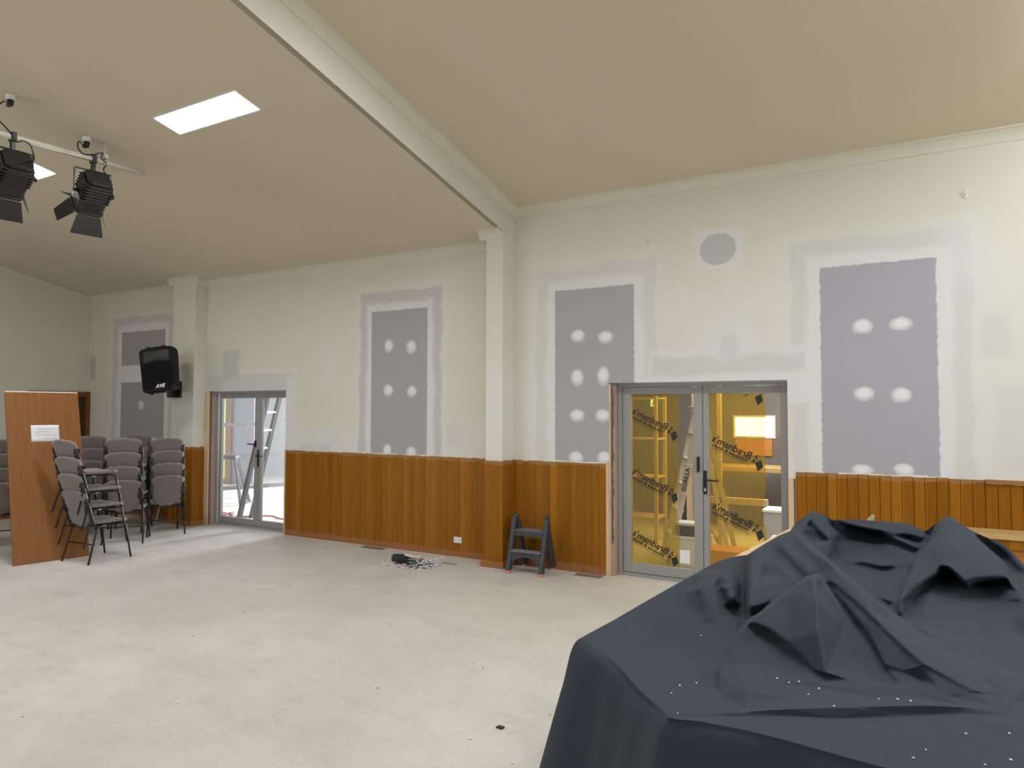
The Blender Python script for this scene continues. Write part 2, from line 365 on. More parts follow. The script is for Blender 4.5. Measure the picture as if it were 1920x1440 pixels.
cove('trim_3', (CX1, 0, ZL), (CX1, CYL, zc(CYL)), (1, 0, 0)); cove('trim_3', (CX0, 0, ZL), (CX0, CYL, zc(CYL)), (-1, 0, 0)); cove('trim_3', (CX2, 0, ZL), (CX2, CY, zc(CY)), (-1, 0, 0))
cove('trim_4', (XB, 0, ZR), (XB, RY, ZR-SL*RY), (1, 0, 0)); cove('trim_5', (XL, 0, ZL), (XL, RY, ZL-SL*RY), (1, 0, 0), .06)
struct(MB().box(CX0, CX1, CYL, 0, ZW-.01, ZL-SL*CYL).build('column', m_col, bevel=.004))
struct(MB().prism([(CY, ZW-.01), (0, ZW-.01), (0, ZR), (CY, ZR)], CX2, CX3-.001, 'yz').build('column', m_col, bevel=.004))
# timber board wainscot: real boards with a groove between them
def boards(name, pts, z0=0.0, z1=ZW, w_=.088, gap=.0007, ch=.0012):
    m = MB(); th = .016
    for (ax, ay), (bx, by), (nx, ny) in pts:
        L = math.hypot(bx-ax, by-ay); dx, dy = (bx-ax)/L, (by-ay)/L
        s0 = ax+ay if dx else ay+ax; s = 0; k0 = math.ceil((s0+1e-4)/w_)
        cuts = [0]; sgn = 1 if (dx+dy) > 0 else -1
        q = (k0*w_-s0) if sgn > 0 else (s0-(k0-1)*w_)
        while q < L: cuts.append(q); q += w_
        cuts.append(L)
        for c0, c1 in zip(cuts, cuts[1:]):
            if c1-c0 < .006: continue
            rz = random.Random(c0*99).uniform(-.006, .004)
            a0, a1 = c0+gap, c1-gap
            p = lambda s, d: (ax+dx*s+nx*d, ay+dy*s+ny*d)
            ring = [p(a0, .002), p(a0, th-ch), p(a0+ch, th), p(a1-ch, th), p(a1, th-ch), p(a1, .002)]
            m.prism(ring, z0, z1+rz, 'xy')
        m.prism([p2 for p2 in [(ax, ay), (ax+nx*.004, ay+ny*.004), (bx+nx*.004, by+ny*.004), (bx, by)]], z0, z1-.01, 'xy')
    o = fixn(m.build(name, m_wains)); return struct(o)
boards('wainscot', [((XL, 0), (CX0, 0), (0, -1)), ((CX0, 0), (CX0, CYL), (-1, 0)), ((CX0-.016, CYL), (CX1+.016, CYL), (0, -1)), ((CX1, CYL), (CX1, 0), (1, 0))])
boards('wainscot', [((D1[1]+.03, 0), (CX2, 0), (0, -1)), ((CX2, 0), (CX2, CY), (-1, 0)), ((CX2-.016, CY), (CX3+.016, CY), (0, -1)), ((CX3, CY), (CX3, 0), (1, 0)), ((CX3, 0), (-2.825, 0), (0, -1))])
boards('wainscot', [((-.885, 0), (XR, 0), (0, -1))], gap=.0015, ch=.003)
boards('wainscot', [((XL, YB), (XL, -1.03), (1, 0))])
def skirt(x0, x1, name, cy=CY):
    m = MB().prism([(x0, cy-.016), (x0, cy-.036), (x1, cy-.036), (x1, cy-.016)], 0, .085, 'xy').box(x1-.02, x1, cy-.016, -.017, 0, .085)
    return struct(fixn(m.build(name, m_wains, bevel=.004)))
skirt(CX2-.045, CX3+.036, 'baseboard_right'); skirt(CX0-.036, CX1+.036, 'baseboard_left', CYL)
# long rail on top of the boards at the right
struct(MB().box(.62, 1.9, -.03, -.001, 1.18, 1.222).build('trim_6', m_wains, bevel=.003))
# ragged plaster line over the boards
rr = random.Random(5); m = MB()
for x0, x1 in [(-7.78, CX2), (XB, -2.82), (-.885, 1.9)]:
    x = x0
    while x < x1:
        l = rr.uniform(.04, .22); hh = rr.uniform(.004, .017)
        if rr.random() < .75: m.box(x, min(x+l, x1), -.006, -.0005, ZW-.004, ZW+hh)
        x += l
struct(m.build('trim_7', plain('torn_plaster_edge', (.72, .69, .60), .9, .1)))

# ------------------------------------------------------------------ ceiling lights
def ceiling_light(x0, x1, y, label, zbase=ZL):
    """recessed panel lying in the raked ceiling"""
    yy = y; z = zbase - SL*yy if yy > RY else zbase - SL*(2*RY-yy)
    sgn = -1 if yy > RY else 1
    t = thing('ceiling_light', label, 'ceiling light', ((x0+x1)/2, yy, z), rot=(math.atan(SL)*sgn, 0, 0), group='recessed ceiling panels')
    hx = (x1-x0)/2; hy = .135
    f = MB()
    for a in ((-hx-.018, hx+.018, -hy-.018, -hy), (-hx-.018, hx+.018, hy, hy+.018), (-hx-.018, -hx, -hy, hy), (hx, hx+.018, -hy, hy)): f.box(*a, -.010, .012)
    f.build('frame', m_white, t)
    MB().add([(-hx, -hy, -.004), (-hx, hy, -.004), (hx, hy, -.004), (hx, -hy, -.004)], [(0, 1, 2, 3)]).build('diffuser', m_panel_led, t)
    return t
ceiling_light(-6.01, -4.895, -3.13, 'glowing white recessed panel in the left ceiling bay, the nearer and fully seen one')
ceiling_light(-9.36, -8.245, -3.11, 'glowing white recessed panel half hidden behind the left stage light')
for x, w_ in ((-10.0, 'nearest the end wall'), (-6.0, 'nearest the step in the ceiling')): ceiling_light(x, x+1.115, -9.9, 'assumed recessed panel behind the viewer in the left bay, '+w_)  # assumed panels, out of view, added to light the hall
for x, y, w_ in ((-2.66, -3.15, 'just above the frame left of centre'), (-.98, -3.15, 'added above the middle of the frame to brighten the bay'), (.7, -3.15, 'above the frame over the navy cloth'), (-2.66, -9.8, 'behind the viewer beside the step in the ceiling'), (.7, -9.8, 'behind the viewer nearest the right wall')): ceiling_light(x, x+1.115, y, 'assumed recessed panel in the higher right bay, '+w_, ZR)  # all assumed, unseen; the middle front one added between neighbours for extra light
# assumed surface batten light, unseen further right along the far wall, added for glow
t = thing('assumed_batten_light', 'assumed surface mounted white batten light, unseen on the right ceiling just beyond the frame', 'ceiling light', (1.72, -1.35, ZR+SL*1.35), rot=(-math.atan(SL), 0, 0))
MB().box(-.62, .62, -.05, .05, -.05, -.002).build('housing', m_white, t, bevel=.006)
m = MB(); m.grid(lambda u, v: (-.6+1.2*u, -.055*math.cos(math.pi*v), -.05-.045*math.sin(math.pi*v)), 4, 10); m.build('diffuser', emit('assumed_batten_diffuser', (.93, .97, 1), 48), t)

# ------------------------------------------------------------------ doors
def frame_rect(m, x0, x1, z0, z1, y0, y1, l, r_, tp, bt):
    m.box(x0, x0+l, y0, y1, z0, z1); m.box(x1-r_, x1, y0, y1, z0, z1); m.box(x0+l, x1-r_, y0, y1, z1-tp, z1); m.box(x0+l, x1-r_, y0, y1, z0, z0+bt)
def lever(parent, x, y, z0, z1, zl, length, name='handle'):
    m = MB().box(x-.017, x+.017, y-.012, y, z0, z1)
    hnd = m.build(name, m_black, parent, bevel=.004)
    tube = MB().tube([(x, y-.01, zl), (x, y-.055, zl), (x+length*.15, y-.06, zl), (x+length, y-.058, zl-.003)], [.012, .012, .011, .009], 10); o = tube.build('lever', m_black, hnd)
    return hnd
def bolt(parent, x, y, z0, z1):
    m = MB().box(x-.014, x+.014, y-.016, y, z0, z1).box(x-.010, x+.010, y-.032, y-.014, z0+.02, z1-.03); return m.build('flush_bolt', m_black, parent, bevel=.004)
# --- door_1: clear glazed pair at the left
d = bpy.data.objects.new('door_1', None); COL.objects.link(d); struct(d)
FY = .12
m = MB(); frame_rect(m, -9.50, -7.62, 0, 2.10, FY, FY+.11, .055, .055, .045, .03); m.build('outer_frame', m_alu, d, bevel=.003)
m = MB(); frame_rect(m, -9.43, -8.545, .035, 2.055, FY+.02, FY+.065, .055, .075, .075, .09); l1 = m.build('door_leaf', m_alu, d, bevel=.003)
m = MB(); frame_rect(m, -8.54, -7.68, .035, 2.055, FY+.02, FY+.065, .075, .055, .075, .09); l2 = m.build('door_leaf', m_alu, d, bevel=.003)
MB().box(-9.375, -8.62, FY+.04, FY+.046, .125, 1.98).build('glass_pane', m_glass, l1); MB().box(-8.465, -7.735, FY+.04, FY+.046, .125, 1.98).build('glass_pane', m_glass, l2)
lever(l2, -8.525, FY+.02, .93, 1.19, 1.10, .15); 
MB().box(-8.60, -8.575, FY+.0, FY+.02, 1.23, 1.33).tube([(-8.59, FY, 1.275), (-8.59, FY-.035, 1.275), (-8.70, FY-.04, 1.275)], .010).build('pull_handle', m_black, l1)
# --- door_2: pair with amber film
d = bpy.data.objects.new('door_2', None); COL.objects.link(d); struct(d)
m = MB(); frame_rect(m, -2.735, -.905, 0, 2.105, FY, FY+.11, .045, .045, .045, .03); m.build('outer_frame', m_alu, d, bevel=.003)
m = MB(); frame_rect(m, -2.685, -1.808, .035, 2.055, FY+.02, FY+.065, .092, .092, .075, .105); l1 = m.build('door_leaf', m_alu, d, bevel=.003)
m = MB(); frame_rect(m, -1.802, -.955, .035, 2.055, FY+.02, FY+.065, .060, .085, .075, .105); l2 = m.build('door_leaf', m_alu, d, bevel=.003)
MB().box(-2.593, -1.90, FY+.044, FY+.050, .14, 1.98).build('glass_pane', m_glass, l1); MB().box(-1.742, -1.04, FY+.044, FY+.050, .14, 1.98).build('glass_pane', m_glass, l2)
bolt(l1, -1.853, FY+.02, 1.16, 1.32); lever(l2, -1.782, FY+.02, .935, 1.178, 1.085, .15)
MB().box(-1.788, -1.776, FY+.004, FY+.008, .965, .995).build('key_cylinder', m_label, l2)
rr = random.Random(3)
def film(x0, x1, z0, z1, leaf, name='protective_film'):
    n = 40; pr = [x1 - .012*math.sin(i*.5)*rr.random() - (.035*max(0, 1-abs(i-13)/5)) for i in range(n+1)]
    def fn(u, v): 
        xe = pr[int(round(v*n))]; x = x0+(xe-x0)*u; z = z0+(z1-z0)*v
        return (x, FY+.052+.0016*math.sin(x*31+z*3)+.0012*math.sin(x*83-z*5), z)
    m = MB(); m.grid(fn, 30, n); return m.build(name, m_film, leaf)
f1 = film(-2.59, -2.065, .142, 1.978, l1); f2 = film(-1.74, -1.19, .142, 1.978, l2)
def logo(cx, cz, parent, clip=None, s=.99):
    """printed name seen from behind, so mirrored; slopes down to the right"""
    m = MB(); rot = Matrix.Rotation(R(-27.5), 4, 'Y') # tilt in the pane
    base = Matrix.Translation((cx, FY+.040, cz)) @ Matrix.Rotation(R(25), 4, 'Y') @ Matrix.Rotation(R(90), 4, 'X') @ Matrix.Diagonal((-1, 1, 1, 1)) @ Matrix.Scale(s, 4)
    text_into(m, "Bradnam's", .104, base @ Matrix.Translation((.028, .034, 0)), bold=.0022)
    text_into(m, "Windows & doors", .052, base @ Matrix.Translation((.02, -.028, 0)), bold=.0016)
    ln = [(-.20, -.062), (.20, -.062), (.20, -.058), (-.20, -.058)]
    m.add([base @ Vector((x, y, 0)) for x, y in ln], [(0, 1, 2, 3)])
    kite = [(-.335, -.010), (-.285, .045), (-.245, -.008), (-.305, -.075)]
    m.add([base @ Vector((x*1.0, y, 0)) for x, y in kite], [(0, 1, 2, 3)])
    for a, b in [((-.238, -.012), (-.222, .022)), ((-.222, .022), (-.215, -.018)), ((-.25, .03), (-.222, .05)), ((-.222, .05), (-.24, .07))]:
        a, b = Vector(a), Vector(b); q = (b-a).normalized(); nn = Vector((-q.y, q.x))*.006
        m.add([base @ Vector((*p, 0)) for p in (a-nn, b-nn, b+nn, a+nn)], [(0, 1, 2, 3)])
    if clip:
        ok = []; 
        for f in m.f:
            if all(m.v[i][2] < clip for i in f): ok.append(f)
        m.f = ok; m.sm = [False]*len(ok)
    return m.build('printed_name', m_ink, parent)
for z in (1.665, 1.005, .335): logo(-2.372, z, l1)
for z in (1.385, .69): logo(-1.505, z, l2)
logo(-1.50, 2.05, l2, clip=1.976)
tag(MB().box(-2.06, -1.955, FY+.038, FY+.0395, .19, .33).build('sticker', m_paper, l1))
# studs and torn insulation round the openings
st = MB()
st.box(-9.60, -9.505, -.006, .012, 0, DT)
struct(st.build('trim_8', m_pine)); struct(MB().box(-9.60, -9.505, .012, .055, 0, DT).build('trim_9', m_insul)); struct(MB().box(-9.60, -9.50, .055, .14, 0, DT).build('trim_15', m_pinestrip)); struct(MB().box(D1[1]-.002, D1[1]+.025, -.012, .1, 0, ZW).build('trim_10', m_pine))
struct(MB().box(-2.825, -2.79, -.014, .10, 0, 1.235).box(-2.79, -2.775, 0, .10, 0, DT).build('trim_11', m_pine)); struct(MB().box(-2.775, -2.738, .03, .14, 0, DT).build('trim_12', m_pinestrip))
struct(MB().box(-.953, -.905, -.014, .10, 0, 1.155).build('trim_13', m_pine)); struct(MB().box(-.905, -.89, -.003, .0, 0, 1.15).build('trim_14', m_insul))
m = MB(); rr = random.Random(8); z = .35
while z < 2.06:
    l = rr.uniform(.03, .09); x = -2.772+rr.uniform(0, .004); m.box(x, x+rr.uniform(.008, .024), .012+rr.uniform(0, .012), .05, z, z+l*1.15); z += l
tag(m.build('insulation_strip', m_insul), 'torn dark insulation stuffed beside the left jamb of the amber door', 'insulation')

# --- door_3: timber casing in the end wall, mostly behind the leaning board
d = bpy.data.objects.new('door_3', None); COL.objects.link(d); struct(d)
m = MB(); m.box(XL, XL+.05, -.07, -.002, 0, 2.115); m.box(XL, XL+.05, -1.02, -.94, 0, 2.115); m.box(XL, XL+.05, -.94, -.07, 2.03, 2.115); m.build('casing', m_darkwood, d, bevel=.004)
MB().box(XL+.002, XL+.02, -.94, -.07, 0, 2.03).build('door_leaf', wood('very_dark_timber', (.05, .025, .01), (.085, .045, .018), .5), d)

# ------------------------------------------------------------------ rooms beyond the doors
m_sky = emit('bright_overcast_pane', (.85, .92, 1.0), 1.5)
struct(MB().box(-17.5, -5.0, .13, 6.0, -.02, -.001).build('floor', m_roomfloor))
struct(MB().box(-5.0, 2.6, .13, 6.0, -.02, -.001).build('floor', m_roomfloor))
struct(MB().box(-5.1, -5.0, .12, 6, 0, 3).build('wall_between', m_room))
struct(MB().box(-17.5, -5.0, 6.0, 6.1, 0, 3).build('wall_far', plain('white_render', (.80, .80, .82), .85, .04, 1)))
struct(MB().box(-17.6, -17.5, .1, 6, 0, 3).build('wall_far_left', plain('pale_blue_render', (.78, .80, .86), .85, .04, 1)))
struct(MB().box(-17.5, -5, .1, 6, 2.75, 2.85).build('ceiling', m_room))
# pier and window frame seen through the left pane
struct(MB().box(-14.30, -13.45, 4.2, 4.35, 0, 2.75).box(-14.9, -14.3, 4.2, 4.35, 2.2, 2.75).box(-15.6, -14.8, 4.2, 4.35, 0, 2.75).build('wall_pier', m_room))
wn = bpy.data.objects.new('window_1', None); COL.objects.link(wn); struct(wn)
m = MB(); frame_rect(m, -14.8, -14.22, .0, 2.2, 4.12, 4.22, .07, .16, .14, .12); m.build('frame', m_pinestrip, wn)
MB().box(-14.73, -14.38, 4.15, 4.16, .12, 2.06).build('pane', emit('sunlit_yellow_pane', (.80, .78, .28), .9), wn)
# scaffold frame, stepladder, trestle, rubble
t = thing('scaffold_frame', 'grey steel scaffold frame standing in the bright room behind the left door', 'scaffold', (-11.3, 2.6, 0))
for zz in (.24, .87, 1.5): MB().bar((-.6, -1.0, zz), (.25, 1.1, zz), .04, .075).build('rail', m_steel, t)
for p in ((-.6, -1.0), (.25, 1.1)): MB().bar((*p, 0), (*p, 2.2), .045, .045).build('post', m_steel, t)
MB().bar((-.5, -.75, .24), (-.05, .25, .24), .03, .03).build('lower_stretcher', m_steel, t)
def stepladder(name, label, loc, rz, h, w0, mat, rungs=5, spread=.5, steps=True):
    t = thing(name, label, 'ladder', loc, rz)
    for s in (-1, 1):
        MB().bar((s*w0/2, -spread, 0), (s*w0*.36, 0, h), .03, .075, (0, 1, 0)).build('front_rail', mat, t, bevel=.004)
        MB().bar((s*w0/2, spread, 0), (s*w0*.36, .03, h), .025, .055, (0, 1, 0)).build('rear_rail', mat, t, bevel=.004)
    for i in range(rungs):
        f = (i+1)/(rungs+1); hw = w0/2*(1-f)+w0*.36*f
        MB().box(-hw, hw, -spread*(1-f)-.04, -spread*(1-f)+.05, h*f-.015, h*f+.015).build('tread', mat, t, bevel=.003)
    MB().bar((-w0/2*.9, spread*.7, h*.3), (w0/2*.9, spread*.7, h*.3), .02, .04).build('rear_brace', mat, t)
    MB().box(-w0*.4, w0*.4, -.09, .10, h, h+.03).build('top_cap', mat, t, bevel=.006)
    return t
t = thing('ladder', 'tall grey straight ladder leaning just behind the clear left door', 'ladder', tuple(P(447, 978, Z=0)))
lv = Vector((.60, .12, 2.35)); wv = Vector((-.13, .36, 0))
for k in (0, 1): MB().bar(wv*k, wv*k+lv, .05, .075, (0, 1, 0)).build('rail', m_steel, t, bevel=.004)
for k in range(1, 8): q_ = lv*(k/8); MB().bar(q_, q_+wv, .03, .03).build('rung', m_steel, t)
pf = P(424, 945, Z=0)
t = thing('sawhorse', 'low grey sawhorse left of the tall stepladder behind the left door', 'sawhorse', (pf.x, pf.y, 0), R(-60))
MB().box(-.10, .10, -.25, .20, .86, .92).build('top', m_steel, t)
for sx in (-1, 1):
    for sy in (-.3, .36): MB().bar((sx*.22, sy, 0), (sx*.05, sy*.5, .88), .04, .05).build('leg', m_steel, t)
t = thing('trestle', 'thin legged trestle with a pale top seen at the right edge of the left door', 'trestle', (-9.75, 3.0, 0), R(20))
MB().box(-.45, .45, -.12, .12, .80, .84).build('top', m_pine, t)
for sx in (-.4, .4):
    for sy in (-1, 1): MB().bar((sx, sy*.36, 0), (sx, sy*.04, .80), .035, .035).build('leg', m_steel, t)
def rubble(loc, n, sx, sy, sz, seed, mat, label, name='rubble_heap'):
    r = random.Random(seed); m = MB()
    for _ in range(n):
        x, y = r.gauss(0, sx), r.gauss(0, sy); z = max(.012, sz*math.exp(-(x/sx)**2/2-(y/sy)**2/2)*r.random()); k = r.uniform(.02, .07)
        a, b_ = r.random()*6.28, r.uniform(-.5, .5)
        p = Vector((x, y, z)); dd = Vector((math.cos(a), math.sin(a), b_*.6))*k; p.z = max(p.z, abs(dd.z)+.012)
        m.bar(p-dd, p+dd, k*r.uniform(.3, .9), k*r.uniform(.15, .5))
    o = m.build(name, mat, loc=loc); return tag(o, label, 'rubble', kind='stuff')
rubble((-10.55, 3.25, 0), 90, .35, .2, .22, 4, m_rag, 'heap of pinkish demolition rubble on the slab beyond the left door')
rubble((-9.85, .62, 0), 60, .3, .12, .05, 9, m_rag, 'low scatter of dark scraps just behind the clear left door')
tag(MB().tube([(-9.5+.12*i, .9+.12*math.sin(i*.9)+.03*i, .012) for i in range(18)], .01, 6).build('power_lead', m_red), 'red lead snaking over the slab behind the left door', 'cable')
# right hand room
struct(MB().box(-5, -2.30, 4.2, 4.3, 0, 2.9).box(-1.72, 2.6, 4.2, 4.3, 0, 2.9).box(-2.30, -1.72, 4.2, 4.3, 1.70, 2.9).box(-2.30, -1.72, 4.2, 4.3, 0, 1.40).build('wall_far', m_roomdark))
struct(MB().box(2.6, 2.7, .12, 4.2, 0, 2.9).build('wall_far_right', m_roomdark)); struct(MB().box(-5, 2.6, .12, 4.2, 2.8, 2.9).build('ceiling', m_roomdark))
wn = bpy.data.objects.new('window_2', None); COL.objects.link(wn); struct(wn)
m = MB(); frame_rect(m, -2.33, -1.69, 1.37, 1.73, 4.18, 4.22, .03, .03, .03, .03); m.build('frame', m_label, wn); MB().box(-2.3, -1.72, 4.215, 4.225, 1.4, 1.7).build('pane', emit('bright_window_pane', (1, .97, .95), 9), wn)
tag(MB().box(-2.30, -1.74, 4.165, 4.195, 1.10, 1.36).build('wall_board', m_orange), 'orange board on the far wall below the small bright window', 'board')
t = thing('workbench', 'long pale workbench along the far wall beyond the amber doors', 'workbench', (-1.4, 3.6, 0))
MB().box(-1.5, 1.5, -.35, .35, .92, .98).build('top', m_rail, t); 
for sx in (-1.4, 1.4): MB().box(sx-.04, sx+.04, -.3, .3, 0, .92).build('leg', m_pine, t)
t = thing('shelf_frame', 'tall bare timber shelf frame behind the left amber film', 'shelf', (-3.15, 2.2, 0))
for x in (-.25, .25):
    for y in (-.2, .2): MB().box(x-.022, x+.022, y-.022, y+.022, 0, 2.0).build('post', m_pine, t)
for zz in (.35, .9, 1.42, 1.98): MB().box(-.27, .27, -.22, .22, zz-.02, zz).build('shelf', m_pine, t)
t = thing('lumber_rack', 'bare timber rack standing behind the right amber film', 'rack', (-2.05, 1.9, 0))
for x in (-.3, .02): MB().box(x-.025, x+.025, -.04, .04, 0, 2.2).build('post', m_pine, t)
MB().box(-.3, .6, -.04, .04, .62, .70).build('crosspiece', m_pine, t); MB().bar((.0, 0, .1), (-.28, 0, .62), .03, .05, (0, 1, 0)).build('brace', m_pine, t)
def crate(name, label, loc, sx, sy, sz, mat, cat='box', lid=True, rz=0):
    t = thing(name, label, cat, loc, rz); MB().prism([(-sx*.94, -sy*.94), (sx*.94, -sy*.94), (sx*.94, sy*.94), (-sx*.94, sy*.94)], 0, sz-.02, 'xy').build('body', mat, t, bevel=.01)
    if lid: MB().box(-sx, sx, -sy, sy, sz-.02, sz+.012).build('lid', m_white, t, bevel=.006)
    return t
crate('storage_box', 'white storage tub on the floor behind the left amber pane', (-2.15, .95, 0), .22, .17, .34, m_white)
crate('storage_box', 'small grey tub on top of the white tub behind the left pane', (-2.17, .95, .352), .14, .11, .14, m_steel)
crate('storage_box', 'grey box low at the right edge behind the right door leaf', (-1.30, 2.2, 0), .24, .2, .55, m_room)
crate('storage_box', 'white box with flat lid standing before the grey box', (-1.10, 1.5, 0), .26, .2, .30, m_white)
crate('storage_box', 'low orange carton on the slab behind the right amber film', (-1.78, 1.0, 0), .25, .2, .25, m_orange, lid=False)
t = thing('filing_cabinet', 'pale grey drawer cabinet far behind the right door leaf', 'cabinet', (-1.28, 3.95, .98))
MB().box(-.2, .2, -.16, .16, 0, .62).build('body', m_white, t, bevel=.005)
for i in range(3):
    dr = MB().box(-.18, .18, -.175, -.16, .03+.2*i, .21+.2*i).build('drawer', m_label, t, bevel=.004); MB().box(-.05, .05, -.19, -.175, .11+.2*i, .125+.2*i).build('handle', m_black, dr)
pf = P(1250, 1048, Z=0) + Vector((.871, .491, 0))*.40
ld = stepladder('stepladder', 'pale stepladder with maker plate behind the amber left pane', (pf.x, pf.y, 0), R(-66), 1.82, .5, m_fibre, 5, .40)
pl = P(1286, 900, Y=pf.y-.34) - Vector((pf.x, pf.y, 0)); iv = Matrix.Rotation(R(66), 4, 'Z')
ax = Vector((.36*.871, .36*.491, 1.72)).normalized(); sd = Vector((.871, .491, 0)); nn_ = ax.cross(sd).normalized(); sd = nn_.cross(ax)
if nn_.dot(EYE-pf) < 0: nn_ = -nn_
pm = Matrix((ax, nn_.cross(ax), nn_)).transposed().to_4x4(); pm.translation = pl
mp = MB(); rr_p = [pm @ Vector(p) for p in [(-.19, -.035, 0), (.19, -.035, 0), (.19, .035, 0), (-.19, .035, 0), (-.19, -.035, -.03), (.19, -.035, -.03), (.19, .035, -.03), (-.19, .035, -.03)]]
mp.add([iv @ p for p in rr_p], [(0, 1, 2, 3), (7, 6, 5, 4), (0, 4, 5, 1), (1, 5, 6, 2), (2, 6, 7, 3), (3, 7, 4, 0)]); plt = fixn(mp.build('maker_plate', m_fibre, ld, bevel=.004))
mp = MB(); text_into(mp, 'GORILLA', .07, iv @ pm @ Matrix.Translation((0, 0, .003)), bold=.002); mp.build('plate_text', m_ink, plt)
t = thing('exit_sign', 'green exit sign with a white running figure seen through the left amber pane', 'exit sign', (-3.62, 4.19, 1.93))
MB().box(-.19, .19, -.03, 0, -.07, .07).build('housing', m_green, t, bevel=.004); MB().box(-.055, .055, -.034, -.03, -.062, .062).build('figure_panel', emit('sign_panel', (.9, 1, .85), 1.2), t)
MB().tube([(0, -.038, .045), (0, -.038, .03)], .012, 8).bar((0, -.037, .028), (-.006, -.037, -.01), .016, .006, (0, 1, 0)).bar((-.006, -.037, -.01), (.026, -.037, -.045), .011, .006, (0, 1, 0)).bar((-.006, -.037, -.01), (-.03, -.037, -.05), .011, .006, (0, 1, 0)).bar((0, -.037, .02), (.03, -.037, .005), .008, .006, (0, 1, 0)).build('running_figure', m_green, t)

# ------------------------------------------------------------------ leaning board and notice
bl = Vector((-8.889, -2.99, 0)); br = Vector((-8.732, -2.231, 0)); up0 = P(10, 735, d=8.35)
ex = (br-bl).normalized(); upv = (up0-bl); upv = (upv - ex*upv.dot(ex)); Hb = upv.length; upv.normalize(); nb = ex.cross(upv).normalized()
Wb = .78
if nb.dot(EYE-bl) < 0: nb = -nb
tilt = Matrix((ex, upv, ex.cross(upv))).transposed().to_4x4(); tilt.translation = bl + upv*.002
t = thing('door_panel', 'reddish brown flush door leaf leaning upright in front of the stacked chairs', 'door panel'); t.matrix_world = tilt
sg = 1 if ex.cross(upv).dot(EYE-bl) > 0 else -1
MB().box(0, Wb, 0, Hb, -.036*sg if sg > 0 else 0, 0 if sg > 0 else .036).build('panel', m_doorwood, t, bevel=.002)
MB().box(.004, Wb-.004, Hb, Hb+.012, *((-.034, -.002) if sg > 0 else (.002, .034))).build('raw_top_edge', m_white, t)['label'] = 'pale unfinished top edge'
n_ = P(58, 797, d=8.1); 
def onboard(px, py):
    v = ray(px, py); tt = (bl-EYE).dot(nb)/v.dot(nb); q = EYE+v*tt-bl; return q.dot(ex), q.dot(upv)
nx0, nz0 = onboard(59, 829); nx1, nz1 = onboard(110, 797)
t = thing('paper_notice', 'white paper notice with faint handwriting taped to the leaning brown door leaf', 'notice'); t.matrix_world = tilt @ Matrix.Translation((nx0, nz0, .0015*sg))
nw, nh = nx1-nx0, nz1-nz0
MB().grid(lambda u, v: (u*nw, v*nh, sg*(.001+.002*math.sin(u*3)*v)), 8, 6).build('sheet', m_paper, t, solid=.0006)
rr = random.Random(2)
for row, (a, b_) in enumerate([(.25, .85), (.1, .75), (.2, .9), (.45, .9)]):
    x = a*nw; yb = nh*(.78-.19*row); m = MB(); pts = []
    while x < b_*nw:
        pts.append((x, yb+rr.uniform(-.009, .009), sg*.0045)); x += .007
    m.tube(pts, .0015, 4).build('handwriting', m_inkfaint, t)

# ------------------------------------------------------------------ stacking chairs
def make_chair():
    t = thing('stacking_chair', 'x', 'chair')
    def seat(u, v):
        x = (u-.5)*.43*(1-.10*(1-v)**2); y = -.20+.42*v; e = abs(u-.5)*2
        z = .455+.012*e**2-.02*math.sin(math.pi*v)*(1-e*e)-.03*max(0, v-.8)**2*25*.05
        return (x, y, z)
    m = MB(); m.grid(seat, 10, 10); m.build('seat', m_fab, t, solid=.035, bevel=0)
    def back(u, v):
        # narrow rounded bottom, wide arched top
        wv = .5*(.30+.13*min(1, v*1.6)**.7)*(1-.0*(v > .9)); 
        if v < .25: wv *= math.sqrt(max(.05, 1-((.25-v)/.27)**2))
        if v > .92: wv *= math.sqrt(max(.05, 1-((v-.92)/.1)**2))
        x = (u-.5)*2*wv; zz = .43+.42*v + (.012*(1-(2*u-1)**2) if v > .8 else 0); y = -.215-.13*v**1.2+.035*(1-(2*u-1)**2)*-1 + .03
        return (x, y, zz)
    m = MB(); m.grid(back, 12, 16); m.build('backrest', m_fab, t, solid=.03)
    m = MB(); m.box(-.20, .20, -.17, .19, .415, .432); m.build('seat_pan', m_blackplastic, t, bevel=.01)
    for s in (-1, 1):
        m = MB(); m.tube([(s*.215, -.17, .40), (s*.222, -.215, .50), (s*.224, -.26, .66), (s*.215, -.30, .76)], .016, 8)
        m.box(s*.205-.024, s*.205+.022, -.285, -.235, .60, .69).box(s*.205-.022, s*.205+.020, -.30, -.25, .70, .755); m.build('back_post', m_tubeblk, t)
        MB().tube([(s*.21, .10, .425), (s*.22, .17, .42), (s*.226, .195, .395), (s*.245, .26, .0)], .0115, 8).build('leg', m_tubeblk, t)
        MB().tube([(s*.21, -.05, .425), (s*.22, -.14, .42), (s*.226, -.165, .39), (s*.245, -.27, .0)], .0115, 8).build('leg', m_tubeblk, t)
    MB().tube([(-.235, -.20, .22), (.235, -.20, .22)], .008, 6).build('stretcher', m_tubeblk, t)
    return t
proto = make_chair(); first = True
ORD = ['lowest', 'second lowest', 'third up', 'topmost']
def stack(x, y, rz, n, pitch, desc, lean=(0, 0), extra=None):
    global first
    for k in range(n):
        if first: c = proto; first = False
        else:
            c = proto.copy(); COL.objects.link(c)
            for ch in proto.children:
                q = ch.copy(); COL.objects.link(q); q.parent = c
        j = random.Random(int(x*100)+k*7)
        c.location = (x+lean[0]*k+j.uniform(-.012, .012), y+lean[1]*k+j.uniform(-.012, .012), pitch*k)
        c.rotation_euler = (0, 0, rz+j.uniform(-.05, .05) if k else rz)
        c['label'] = 'grey stacking chair, %s in the stack %s' % (ORD[k if k < n-1 or n < 4 else 3] if k < 3 or n == 4 else 'topmost', desc)
        c['group'] = 'stacked chairs in the left corner'
